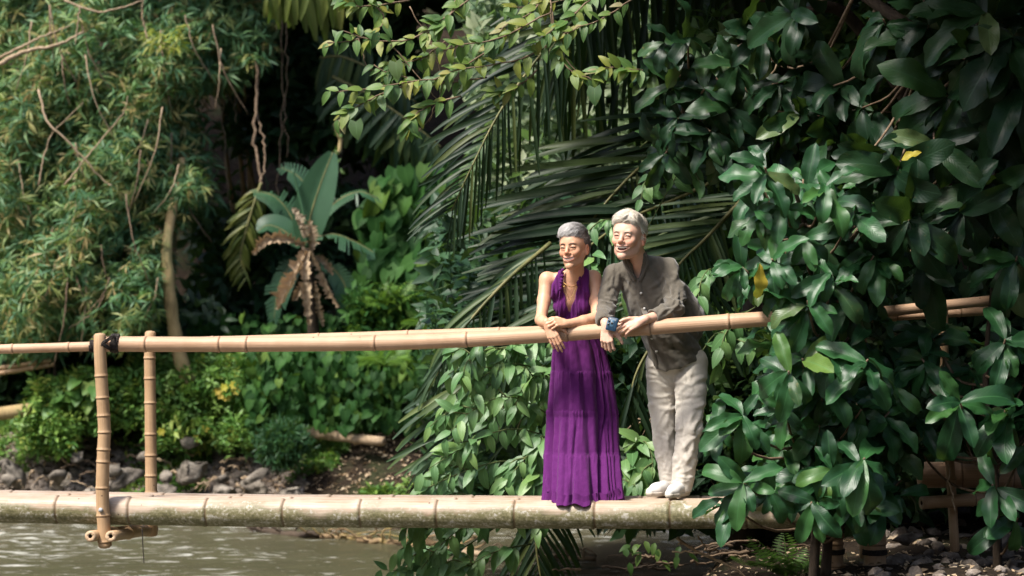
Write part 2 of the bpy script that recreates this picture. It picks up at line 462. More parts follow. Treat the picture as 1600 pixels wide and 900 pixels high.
def coil(center, axis, r, turns, width, wire, mat, parent, jitter=.006, name='lashing', seed=1):
    """fibre wound round two crossing poles: many slack turns"""
    rg = random.Random(seed); a = unit(axis); u = unit(np.cross(a, [.3, .2, 1.0])); v = np.cross(a, u)
    n = turns * 16; t = np.arange(n + 1) / 16 * 2 * np.pi
    k = np.linspace(-1, 1, n + 1) * width / 2 + np.array([rg.uniform(-1, 1) for _ in range(n + 1)]) * wire * .3
    rr = r + np.array([rg.uniform(0, 1) for _ in range(n + 1)]) * jitter
    pts = np.asarray(center) + a * k[:, None] + (np.cos(t) * rr)[:, None] * u + (np.sin(t) * rr)[:, None] * v
    return tube(name, pts, wire, mat, parent, 5)

def build_bridge():
    root = empty('bamboo_bridge', P(0, 800, yb(0)), 'bamboo footbridge of thick mossy poles with a lashed handrail over the river', 'footbridge')
    # three walking poles side by side
    d0 = [P(x, y, yb(x)) for x, y in ((-900, 782), (-300, 790), (0, 794.5), (200, 798), (400, 801), (650, 802.5), (900, 804), (1100, 804), (1260, 803))]
    pxs = [-390, -270, -150, -30, 90, 203, 323, 443, 563, 682, 803, 928, 1045, 1165]
    r = .0865
    off = np.array([0, .195, .012])
    culm('deck_pole', d0, r, r * .94, nodes_px(d0, pxs), M_DECK, root, .035, .06, 40, nodew=.011)
    rg = random.Random(3)
    for k in (1, 2):
        d = [p + off * k + np.array([.0, 0, -.014 * k]) for p in d0]
        culm('deck_pole', d, r * .95, r * .9, nodes_px(d, [p + 37 * k - rg.uniform(0, 30) for p in pxs]), M_DECK, root, .035, .06, 32, nodew=.011)
    # front handrail: thick pole to the right of the lashing, thinner one to the left
    fr = [P(x, y, yb(x) - .02) for x, y in ((166, 537.5), (350, 538), (580, 536), (720, 531), (860, 523), (1050, 509), (1200, 498), (1345, 489))]
    culm('handrail', fr, .0455, .043, nodes_px(fr, [228, 343, 386, 586, 729, 886, 1015, 1139, 1260]), M_RAIL, root, .07, .07, 28, nodew=.007, hollow=('start',))
    fl = [P(x, y, yb(x) - .02) for x, y in ((-900, 566), (-300, 553), (0, 545.5), (152, 541))]
    culm('handrail', fl, .026, .028, nodes_px(fl, [-500, -360, -220, -100, 20, 108]), M_RAIL, root, .10, .07, 20, nodew=.006)
    br = [P(x, y, yb(x) + .55) for x, y in ((236, 536), (400, 532), (700, 522), (850, 517), (1050, 508), (1180, 502))]
    culm('handrail', br, .033, .030, nodes_px(br, [333, 498, 637, 780, 930]), M_RAIL, root, .07, .05, 22, nodew=.006, hollow=('start',))
    # the two posts at the left, tied to the rails and hanging below the deck
    pf = [P(x, y, yb(160) - .115) for x, y in ((156, 524), (156, 545), (159, 600), (163, 670), (162, 700), (160, 770), (164, 853))]
    culm('post', pf, .036, .039, nodes_py(pf, [588, 622, 650, 676, 703, 722, 763, 806, 847]), M_POST, root, .10, .03, 24, nodew=.005)
    pb = [P(x, y, yb(235) + .61) for x, y in ((235, 520), (234, 560), (235, 640), (236, 740), (237, 835))]
    culm('post', pb, .034, .037, nodes_py(pb, [560, 592, 630, 679, 712, 744, 770, 812]), M_POST, root, .10, .03, 24, nodew=.005)
    for x0, y0, x1, y1 in ((141, 838, 229, 824), (173, 838, 240, 827)):
        a, b = P(x0, y0, yb(160) - .20), P(x1, y1, yb(235) + .72)
        culm('cross_bar', [a, b], .033, .031, [.35, .7], M_POST, root, .12, .03, 24, nodew=.005, hollow=('start', 'end'))
    # bolt through the post into the deck pole
    b0 = P(157, 797, yb(160) - .165); V, F = tube_arrays([b0, b0 + np.array([0, .02, 0])], [.014, .014], 6)
    link('bolt', make_mesh('bolt', V, F, M_METAL, False), root)
    # black fibre lashings
    c = P(171, 537, yb(160) - .055)
    coil(P(180, 536.5, yb(160) - .03), [1, 0, 0], .050, 7, .045, .006, M_ROPE, root, seed=2)
    coil(P(145, 541, yb(145) - .02), [1, 0, 0], .031, 6, .030, .005, M_ROPE, root, seed=3)
    coil(P(163, 536, yb(160) - .07), [.55, 0, .85], .072, 4, .02, .004, M_ROPE, root, seed=4)
    coil(P(163, 537, yb(160) - .07), [-.6, 0, .8], .072, 3, .02, .004, M_ROPE, root, seed=5)
    tube('lashing', smooth_path([P(163, 528, yb(160) - .15), P(175, 524.5, yb(160) - .14), P(187, 526, yb(160) - .12)], 12), .0025, M_ROPE, root, 4)
    tube('lashing', smooth_path([P(222, 826, yb(220) - .05), P(223, 850, yb(220) - .06), P(225, 880, yb(220) - .05)], 12), .003, M_ROPE, root, 4)
    # right-hand end behind the shrub: rails and posts on the bank
    Yr = .35
    r1 = [P(x, y, Yr) for x, y in ((1300, 496), (1420, 483), (1552, 469))]
    culm('handrail', r1, .034, .030, nodes_px(r1, [1380, 1460]), M_RAIL, root, .08, .06, 20, nodew=.006, hollow=('end',))
    r2 = [P(x, y, Yr + .1) for x, y in ((1320, 500), (1450, 491), (1562, 485))]
    culm('handrail', r2, .028, .026, nodes_px(r2, [1400, 1500]), M_RAIL, root, .08, .06, 20, nodew=.006, hollow=('end',))
    for pts, rr in (([(1345, 498), (1347, 620), (1352, 870)], .034), ([(1474, 480), (1476, 620), (1484, 720), (1492, 860)], .028)):
        q = [P(x, y, Yr + .02) for x, y in pts]
        culm('post', q, rr, rr, nodes_py(q, list(range(520, 800, 38))), M_POST, root, .14, .03, 18, nodew=.005)
    for x, w in ((1303, .050), (1366, .064)):
        q = [P(x, 770, .12), P(x + 2, 960, .12)]
        culm('post', q, w, w, nodes_py(q, [790, 850, 884]), M_POST, root, .1, .03, 24, nodew=.006)
        coil(P(x + 1, 862, .12), [0, 0, 1], w + .003, 4, .03, .005, M_ROPE, root, seed=x)
    b1 = [P(1440, 742, .6), P(1700, 742, .55)]
    culm('deck_pole', b1, .078, .08, nodes_px(b1, [1500, 1580, 1650]), M_RAIL, root, .05, .05, 28, nodew=.008)
    b2 = [P(1440, 786, .2), P(1700, 768, .5)]
    culm('cross_bar', b2, .038, .038, nodes_px(b2, [1520, 1600]), M_POST, root, .1, .05, 20, nodew=.006, hollow=('start',))
build_bridge()
# ================================================================== sculpting with distance fields
class Sdf:
    def __init__(s, lo, hi, h, zfine=None, hc=.008):
        lo = np.array(lo, float); hi = np.array(hi, float); s.h = h
        s.ax = [np.arange(lo[k], hi[k] + h, h) for k in range(3)]
        if zfine is not None:                       # coarser below zfine
            s.ax[2] = np.concatenate([np.arange(lo[2], zfine, hc), np.arange(zfine, hi[2] + h, h)])
        s.n = np.array([len(a) for a in s.ax]); s.D = np.full(s.n, 9.0, np.float32)
        s.ax = [a.astype(np.float32) for a in s.ax]
    def box(s, lo, hi):
        i0 = [int(np.searchsorted(s.ax[k], lo[k])) for k in range(3)]; i1 = [int(np.searchsorted(s.ax[k], hi[k])) + 1 for k in range(3)]
        sl = tuple(slice(a, b) for a, b in zip(i0, i1))
        X = s.ax[0][sl[0]][:, None, None]; Y = s.ax[1][sl[1]][None, :, None]; Z = s.ax[2][sl[2]][None, None, :]
        return sl, X, Y, Z
    def comb(s, sl, d, k, mode):
        A = s.D[sl]
        if A.size == 0: return
        if mode == 'add':
            if k <= 0: s.D[sl] = np.minimum(A, d); return
            h = np.clip(.5 + .5 * (A - d) / k, 0, 1); s.D[sl] = A * (1 - h) + d * h - k * h * (1 - h)
        else:
            d = -d
            if k <= 0: s.D[sl] = np.maximum(A, d); return
            h = np.clip(.5 - .5 * (A - d) / k, 0, 1); s.D[sl] = A * (1 - h) + d * h + k * h * (1 - h)
    def cap(s, a, b, ra, rb=None, k=.01, mode='add'):
        rb = ra if rb is None else rb; a = np.asarray(a, float); b = np.asarray(b, float); R = max(ra, rb) + k + 3 * s.h
        sl, X, Y, Z = s.box(np.minimum(a, b) - R, np.maximum(a, b) + R)
        v = b - a; L = max(v.dot(v), 1e-9)
        t = np.clip(((X - a[0]) * v[0] + (Y - a[1]) * v[1] + (Z - a[2]) * v[2]) / L, 0, 1)
        d = np.sqrt((X - a[0] - t * v[0]) ** 2 + (Y - a[1] - t * v[1]) ** 2 + (Z - a[2] - t * v[2]) ** 2) - (ra + (rb - ra) * t)
        s.comb(sl, d, k, mode)
    def chain(s, pts, rs, k=.01, mode='add'):
        for i in range(len(pts) - 1): s.cap(pts[i], pts[i+1], rs[i], rs[i+1], k, mode)
    def ell(s, c, r, R=None, k=.01, mode='add'):
        c = np.asarray(c, float); r = np.asarray(r, float); m = max(r) + k + 3 * s.h
        sl, X, Y, Z = s.box(c - m, c + m)
        x, y, z = X - c[0], Y - c[1], Z - c[2]
        if R is not None:                           # columns of R are the ellipsoid's axes
            x, y, z = (x*R[0, 0] + y*R[1, 0] + z*R[2, 0], x*R[0, 1] + y*R[1, 1] + z*R[2, 1], x*R[0, 2] + y*R[1, 2] + z*R[2, 2])
        k0 = np.sqrt((x/r[0])**2 + (y/r[1])**2 + (z/r[2])**2); k1 = np.sqrt((x/r[0]**2)**2 + (y/r[1]**2)**2 + (z/r[2]**2)**2) + 1e-6
        s.comb(sl, k0 * (k0 - 1) / k1, k, mode)
    def mesh(s, smooth=1):
        D = s.D; ins = D < 0; n = D.shape
        c = np.zeros((n[0]-1, n[1]-1, n[2]-1), np.uint8)
        for i in (0, 1):
            for j in (0, 1):
                for k in (0, 1): c += ins[i:n[0]-1+i, j:n[1]-1+j, k:n[2]-1+k]
        act = np.argwhere((c > 0) & (c < 8)); idx = np.full(c.shape, -1, np.int32); idx[tuple(act.T)] = np.arange(len(act))
        acc = np.zeros((len(act), 3)); cnt = np.zeros(len(act))
        cor = [(0,0,0),(1,0,0),(0,1,0),(1,1,0),(0,0,1),(1,0,1),(0,1,1),(1,1,1)]
        val = [D[act[:,0]+a, act[:,1]+b, act[:,2]+g] for a, b, g in cor]
        for a in range(8):
            for b in range(a + 1, 8):
                if sum(abs(p - q) for p, q in zip(cor[a], cor[b])) != 1: continue
                m = (val[a] < 0) != (val[b] < 0); t = np.where(m, val[a] / np.where(m, val[a] - val[b], 1), 0)
                for q in range(3): acc[:, q] += m * (cor[a][q] + t * (cor[b][q] - cor[a][q]))
                cnt += m
        G = act + acc / cnt[:, None]
        V = np.stack([np.interp(G[:, k], np.arange(n[k]), s.ax[k]) for k in range(3)], 1)
        F = []
        for ax in range(3):
            A = ins; sl0 = [slice(None)] * 3; sl1 = [slice(None)] * 3; sl0[ax] = slice(0, -1); sl1[ax] = slice(1, None)
            a0, a1 = A[tuple(sl0)], A[tuple(sl1)]; e = np.argwhere(a0 != a1)
            u, w = (ax + 1) % 3, (ax + 2) % 3
            e = e[(e[:, u] > 0) & (e[:, w] > 0) & (e[:, u] < n[u]-1) & (e[:, w] < n[w]-1)]
            s_in = a0[tuple(e.T)]
            def at(du, dw):
                q = e.copy(); q[:, u] += du; q[:, w] += dw; return idx[tuple(q.T)]
            q = np.stack([at(-1, -1), at(0, -1), at(0, 0), at(-1, 0)], -1)
            q = np.where(s_in[:, None], q, q[:, ::-1]); F.append(q)
        F = np.concatenate(F); F = F[(F >= 0).all(1)]
        return V, F.astype(np.int32)

def vnormals(V, F):
    n = np.cross(V[F[:, 2]] - V[F[:, 0]], V[F[:, 3]] - V[F[:, 1]]); N = np.zeros_like(V)
    for k in range(4):
        for q in range(3): N[:, q] += np.bincount(F[:, k], n[:, q], len(V))
    return unit(N)

def relax(V, F, it=1, lam=.5):
    for _ in range(it):
        acc = np.zeros_like(V); cnt = np.zeros(len(V))
        for a, b in ((0, 1), (1, 2), (2, 3), (3, 0)):
            for q in range(3):
                acc[:, q] += np.bincount(F[:, a], V[F[:, b], q], len(V)) + np.bincount(F[:, b], V[F[:, a], q], len(V))
            cnt += np.bincount(F[:, a], minlength=len(V)) + np.bincount(F[:, b], minlength=len(V))
        V = V * (1 - lam) + lam * acc / cnt[:, None]
    return V

def poly_sd(px, pz, poly):
    """signed distance to a polygon in the plane (negative inside)"""
    d = np.full(np.broadcast(px, pz).shape, 1e9); s = np.zeros(d.shape, bool); n = len(poly)
    for i in range(n):
        a = np.array(poly[i], float); b = np.array(poly[(i+1) % n], float); e = b - a
        wx, wz = px - a[0], pz - a[1]; t = np.clip((wx*e[0] + wz*e[1]) / (e @ e + 1e-12), 0, 1)
        d = np.minimum(d, (wx - t*e[0])**2 + (wz - t*e[1])**2)
        c = ((a[1] > pz) != (b[1] > pz)) & (px < (b[0]-a[0]) * (pz - a[1]) / (b[1] - a[1] + 1e-12) + a[0]); s ^= c
    return np.where(s, -1, 1) * np.sqrt(d)

def folds(px, py, segs):
    out = np.zeros(len(px))
    for x0, y0, x1, y1, w, a in segs:
        ex, ey = x1 - x0, y1 - y0; L2 = ex*ex + ey*ey + 1e-9; m = (px > min(x0, x1) - 4*w) & (px < max(x0, x1) + 4*w) & (py > min(y0, y1) - 4*w) & (py < max(y0, y1) + 4*w)
        if not m.any(): continue
        X, Y = px[m], py[m]; t = ((X - x0)*ex + (Y - y0)*ey) / L2; tc = np.clip(t, 0, 1)
        bow = .10 * math.sqrt(L2) * np.sin(np.pi * tc) * (1 if (x0 * 7 + y0) % 2 > 1 else -1)
        side = ((X - x0)*ey - (Y - y0)*ex) / math.sqrt(L2) + bow; al = (t - tc) * math.sqrt(L2)
        e = np.exp(-(al / (1.5*w)) ** 2) * np.clip(np.sin(np.pi * np.clip(tc, .03, .97)) * 1.4, 0, 1)
        out[m] += a * e * (np.exp(-(side / w) ** 2) - .75 * np.exp(-((side - 1.7*w) / (1.1*w)) ** 2))
    return out

def random_folds(rg, n, box, ang, jit, Ls, ws, amp):
    r = []
    for _ in range(n):
        x, y = rg.uniform(box[0], box[2]), rg.uniform(box[1], box[3]); a = math.radians(ang(x, y) if callable(ang) else ang) + rg.normal(0, math.radians(jit))
        L = rg.uniform(*Ls) / 2; w = rg.uniform(*ws); r.append((x - L*math.cos(a), y - L*math.sin(a), x + L*math.cos(a), y + L*math.sin(a), w, rg.uniform(.45, 1) * amp * w / 3.0))
    return r

# ------------------------------------------------------------------ materials of the figures
def mat_skin(name, base):
    m, nt, out = new_mat(name)
    at = nt.nodes.new('ShaderNodeAttribute'); at.attribute_name = 'tint'
    n = noise_tex(nt, 22, 5, .6, position(nt)); n2 = noise_tex(nt, 260, 3, .6, position(nt))
    c = mixcol(nt, math_node(nt, 'MULTIPLY', n, .35), at.outputs['Color'], (base[0]*.78, base[1]*.6, base[2]*.55))
    b = principled(nt, out, Base_Color=c, Roughness=.46, Specular_IOR_Level=.42)
    b.inputs['Subsurface Weight'].default_value = .12; b.inputs['Subsurface Scale'].default_value = .012
    b.inputs['Subsurface Radius'].default_value = (1, .35, .2)
    nt.links.new(bump(nt, math_node(nt, 'ADD', n2, n), .22, .002), b.inputs['Normal'])
    return m

def mat_cloth(name, c1, c2, weave=900, rough=.85, sheen=.3, wr=9, bdist=.012, bstr=.35, ws=(1, 1, 1)):
    m, nt, out = new_mat(name); pos = position(nt)
    n = noise_tex(nt, wr, 6, .6, mapping(nt, pos, ws)); w1 = noise_tex(nt, 90, 4, .7, mapping(nt, pos, (6, 6, .5))); w2 = noise_tex(nt, 90, 4, .7, mapping(nt, pos, (.6, .6, 6)))
    w = math_node(nt, 'ADD', math_node(nt, 'MULTIPLY', w1, .5), math_node(nt, 'MULTIPLY', w2, .5))
    r = ramp(nt, [(.35, c1), (.65, c2)]); nt.links.new(math_node(nt, 'ADD', math_node(nt, 'MULTIPLY', n, .4), math_node(nt, 'MULTIPLY', w, .6)), r.inputs[0])
    b = principled(nt, out, Base_Color=r.outputs[0], Roughness=rough, Specular_IOR_Level=.2)
    b.inputs['Sheen Weight'].default_value = sheen
    h = math_node(nt, 'ADD', n, math_node(nt, 'MULTIPLY', w, .15))
    nt.links.new(bump(nt, h, bstr, bdist), b.inputs['Normal'])
    return m

def mat_plain(name, c, rough=.5, spec=.5, metal=0.0):
    m, nt, out = new_mat(name)
    n = noise_tex(nt, 40, 3, .5, position(nt))
    col = mixcol(nt, math_node(nt, 'MULTIPLY', n, .4), c, tuple(v * .7 for v in c))
    principled(nt, out, Base_Color=col, Roughness=rough, Specular_IOR_Level=spec, Metallic=metal)
    return m

WOM = (.60, .345, .215); MAN = (.68, .43, .315)
M_SKIN_W = mat_skin('skin_tanned', WOM); M_SKIN_M = mat_skin('skin_fair', MAN)
M_EYE = mat_plain('eye_white', (.14, .10, .085), .25); M_TEETH = mat_plain('teeth', (.80, .75, .67), .4)
M_DARK = mat_plain('mouth_dark', (.05, .012, .01), .6)
M_LASH = mat_plain('lash_dark', (.02, .013, .01), .6)
M_BROW_W = mat_noise('brow_hair', (.03, .02, .016), (.09, .065, .05), 200, .8, .5, .002); M_BROW_M = mat_noise('brow_hair_grey', (.42, .32, .24), (.60, .50, .40), 200, .8, .5, .002)
M_GOLD = mat_plain('gold_chain', (.80, .52, .18), .25, .5, 1.0)
M_WHITEBTN = mat_plain('button_pearl', (.75, .73, .68), .3)
M_DRESS = mat_cloth('purple_linen', (.072, .007, .083), (.115, .013, .128), wr=16, bstr=.5, ws=(2.4, 2.4, .5), sheen=.08)
M_SHIRT = mat_cloth('olive_linen', (.088, .077, .060), (.136, .119, .094), wr=11, bstr=.45)
M_TROUSER = mat_cloth('sand_linen', (.56, .505, .425), (.70, .645, .56), wr=10, bstr=.4, ws=(1, 1, 2))
M_SHOE = mat_cloth('white_canvas', (.60, .585, .55), (.74, .72, .69), wr=20, bstr=.2)
M_SOLE = mat_plain('cream_sole', (.58, .53, .45), .6)
M_PHONE = mat_plain('phone_blue', (.010, .036, .070), .35); M_PHONE2 = mat_plain('phone_camera_plate', (.06, .13, .20), .2)
M_LENS = mat_plain('lens_black', (.006, .006, .008), .08, .8); M_LENSRING = mat_plain('lens_ring', (.35, .42, .48), .3, .5, .8)

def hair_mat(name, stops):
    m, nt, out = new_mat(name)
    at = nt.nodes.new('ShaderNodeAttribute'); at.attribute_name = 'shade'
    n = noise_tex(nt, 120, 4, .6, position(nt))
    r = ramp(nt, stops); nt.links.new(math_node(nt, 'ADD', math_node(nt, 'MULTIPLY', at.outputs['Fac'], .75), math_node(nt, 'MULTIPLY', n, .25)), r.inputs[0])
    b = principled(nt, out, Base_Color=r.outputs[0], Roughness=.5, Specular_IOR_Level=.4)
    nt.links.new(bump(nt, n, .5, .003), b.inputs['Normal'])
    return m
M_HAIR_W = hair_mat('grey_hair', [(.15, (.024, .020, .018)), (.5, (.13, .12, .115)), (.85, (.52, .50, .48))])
M_HAIR_M = hair_mat('white_hair', [(.1, (.24, .19, .14)), (.4, (.52, .46, .37)), (.8, (.76, .71, .61))])

# ------------------------------------------------------------------ heads
def head_frame(c, yaw, pitch, roll, s):
    """local x = person's left, y = face forward, z = up; faces -Y in the world when yaw is 0; yaw > 0 turns to camera left"""
    R0 = np.array([[-1, 0, 0], [0, -1, 0], [0, 0, 1]], float)          # turned to face the camera: local x -> -X? mirrored pair keeps handedness
    R0 = np.array([[1, 0, 0], [0, -1, 0], [0, 0, 1]], float)
    R0[:, 0] = [1, 0, 0]; R0[:, 1] = [0, -1, 0]; R0[:, 2] = [0, 0, 1]
    cy, sy = math.cos(yaw), math.sin(yaw); Rz = np.array([[cy, sy, 0], [-sy, cy, 0], [0, 0, 1]])   # -Y towards -X
    cp, sp = math.cos(pitch), math.sin(pitch); Rx = np.array([[1, 0, 0], [0, cp, -sp], [0, sp, cp]])
    cr, sr = math.cos(roll), math.sin(roll); Ry = np.array([[cr, 0, sr], [0, 1, 0], [-sr, 0, cr]])
    A = Rz @ R0 @ Rx @ Ry
    return dict(c=np.asarray(c, float), A=A, s=s)

def W_(hf, p): return hf['c'] + hf['s'] * (hf['A'] @ np.asarray(p, float))
def L_(hf, V): return ((V - hf['c']) @ hf['A']) / hf['s']

def head_sdf(S_, hf, man=False, smile=.5, open_=.0):
    s = hf['s']; A = hf['A']
    E = lambda c, r, k=.01, mode='add': S_.ell(W_(hf, c), np.array(r) * s, A, k * s, mode)
    C = lambda a, b, ra, rb=None, k=.01, mode='add': S_.cap(W_(hf, a), W_(hf, b), ra * s, (ra if rb is None else rb) * s, k * s, mode)
    w = 1.04 if man else .98; j = .98 if man else .82
    E((0, -.014, .036), (.076*w, .097, .086), .0)
    E((0, .030, .016), (.066*w, .066, .070), .02)
    E((0, .030, -.040), (.053*w, .058, .076), .02)
    for q in (-1, 1):
        C((q*.054*w, -.002, -.036), (q*.042*j, .020, -.078), .019*j, .016*j, .03)         # jaw angle
        C((q*.042*j, .020, -.080), (q*.010, .076, -.102), .015*j, .0135, .025)
        E((q*.040*w, .064, -.026), (.021, .020, .019), .020)                                # cheek
        E((q*.036, .072, -.036), (.014, .014, .013), .016)                                  # cheek lifted by the smile
    E((0, .078, -.104), (.017*j, .014, .013), .018)                                         # chin
    E((0, .040, -.088), (.032*j, .038, .020), .02)
    C((-.033*w, .079, .021), (.033*w, .079, .021), .011 if man else .008, None, .014)       # brow
    for q in (-1, 1):
        E((q*.031, .098, .002), (.017, .012, .0100), .010, 'sub')                           # eye socket
    C((0, .086, .012), (0, .106, -.024), .0070, .0100, .010)                                # nose
    E((0, .109, -.029), (.0105 if not man else .0120, .0100, .0090), .007)
    for q in (-1, 1):
        E((q*.0120, .097, -.034), (.0080, .0100, .0070), .006)
        E((q*.0062, .103, -.0405), (.0040, .006, .0026), .003, 'sub')
    E((0, .070, -.060), (.036, .025, .024), .018)                                           # muzzle
    for q in (-1, 1):                                                                       # eyelids over the ball
        E((q*.0305, .0800, .0010), (.0155, .0135, .0120), .004)
        C((q*.023, .089, -.0110), (q*.039, .086, -.0105), .0026, .0022, .008)               # pouch under the eye
    # ears
    for q in (-1, 1):
        E((q*.0775*w, -.012, -.012), (.0075, .018, .030), .006)
        E((q*.084*w, -.008, -.009), (.006, .010, .018), .004, 'sub')
        E((q*.077*w, -.006, -.036), (.007, .009, .010), .006)
    # mouth laid on the surface found so far
    def surf(x, z):
        ys = np.arange(.125, .03, -.0008); pts = np.array([W_(hf, (x, y, z)) for y in ys])
        ix = [np.clip(np.searchsorted(S_.ax[k], pts[:, k]), 0, S_.n[k]-1) for k in range(3)]
        v = S_.D[ix[0], ix[1], ix[2]]; h = np.argmax(v < 0); return ys[h]
    wid = .033 + .004 * smile; up = .0080 * smile; z0 = -.063; oh = .0038 + .0095 * open_
    xs = np.linspace(-wid, wid, 11); t = xs / wid; zc = z0 + up * (t*t*1.25 - .25) ; o = oh * np.sqrt(np.clip(1 - t*t*.985, 0, 1)); 
    ym = np.array([surf(x, z) for x, z in zip(xs, zc)])
    upper = [(x * .94, y + .0012 - .004 * abs(x / wid) ** 4, z + q_ * .95) for x, y, z, q_ in zip(xs, ym, zc, o)]; lower = [(x * .94, y + .0008 - .004 * abs(x / wid) ** 4 - .004*open_*(1-abs(tt)), z - q_ * (1.0 + .45*open_)) for x, y, z, q_, tt in zip(xs, ym, zc, o, t)]
    for a, b in zip(upper[:-1], upper[1:]): C(a, b, .0026, None, .0045)
    for a, b in zip(lower[:-1], lower[1:]): C(a, b, .0034, None, .0045)
    for x, y, z, q_, tt in zip(np.linspace(-wid*.93, wid*.93, 15), np.interp(np.linspace(-.93, .93, 15), t, ym), np.interp(np.linspace(-.93, .93, 15), t, zc), np.interp(np.linspace(-.93, .93, 15), t, o), np.linspace(-.93, .93, 15)):
        E((x, y - .002, z - .3*oh*open_*(1-abs(tt))), (.0055, .013, max(q_ * (.92 + .25*open_), .0012)), .0015, 'sub')
    for q in (-1, 1):                                                                       # smile fold, soft
        fp = [(q*.019, -.034), (q*.031, -.046), (q*(wid+.0085), -.060), (q*(wid+.006), -.074)]
        fp = [(x, surf(x, z) + .0015, z) for x, z in fp]
        for a, b, r_ in zip(fp[:-1], fp[1:], (.0014, .0017, .0012)): C(a, b, r_, r_*.8, .007, 'sub')
    hf.update(mouth=(xs, ym, zc, o, oh), upper=upper, lower=lower)
    lash = []
    for q in (-1, 1):
        lp = [(q*x, z) for x, z in ((.0175, -.0030), (.023, -.0004), (.030, .0010), (.037, .0000), (.0435, -.0032))]
        lp = [(x, surf(x, z), z) for x, z in lp]; lash.append(lp)
        for a, b in zip(lp[:-1], lp[1:]): C(np.array(a) + (0, .0005, 0), np.array(b) + (0, .0016, 0), .0017, None, .0006, 'sub')
    hf['lash'] = lash; hf['surf'] = surf

def seg_dist(Pt, line):
    d = np.full(len(Pt), 9.0); line = np.array(line)
    for a, b in zip(line[:-1], line[1:]):
        v = b - a; t = np.clip(((Pt - a) @ v) / (v @ v + 1e-12), 0, 1); d = np.minimum(d, np.linalg.norm(Pt - a - t[:, None]*v, axis=1))
    return d

def head_tint(hf, V, base, man=False, smile=.5, open_=0.0):
    l = L_(hf, V); col = np.tile(np.array(base), (len(V), 1)); idx = np.nonzero((np.abs(l) < [.12, .14, .15]).all(1))[0]
    l = l[idx]; x, y, z = l.T; cc = col[idx]
    def blend(mask, c, k):
        nonlocal cc; m = (np.clip(mask, 0, 1) * k)[:, None]; cc = cc * (1 - m) + np.array(c) * m
    red = (base[0]*1.0, base[1]*.66, base[2]*.58)
    for q in (-1, 1): blend(np.exp(-(((x - q*.042)/.020)**2 + ((z + .032)/.018)**2)) * (y > .03), red, .75 if man else .5)
    blend(np.exp(-((x/.014)**2 + ((z + .03)/.016)**2)) * (y > .085), red, .6)
    blend(np.exp(-(((np.abs(x) - .083)/.012)**2)) * (y < .02) * (z > -.05) * (z < .03), red, .8)
    for q in (-1, 1):
        blend(np.exp(-(((x - q*.031)/.017)**2 + ((z - .002)/.010)**2)) * (y > .06), (base[0]*.70, base[1]*.56, base[2]*.50), .35)
        br = [(q*.012, .016), (q*.022, .0205), (q*.034, .0215), (q*.046, .0155)]
        d = seg_dist(np.stack([x, z], 1), br); blend(np.exp(-(d / (.0036 if not man else .0036)) ** 2) * (y > .05), (.40, .33, .27) if man else (.055, .038, .032), .75 if man else .95)
    for lp in hf['lash']:
        blend(np.exp(-(seg_dist(l, lp) / .0030) ** 2), (.045, .026, .02), .95)
    for ln, k in ((hf['upper'], .0042), (hf['lower'], .0052)):
        blend(1.15 * np.exp(-(seg_dist(l, ln) / k) ** 4), (.52, .21, .18) if not man else (.60, .32, .26), .7)
    if man: blend(np.exp(-((z + .085)/.03)**2) * (y > .02) * (z < -.045), (base[0]*.92, base[1]*.9, base[2]*.92), .6)
    col[idx] = cc
    return col

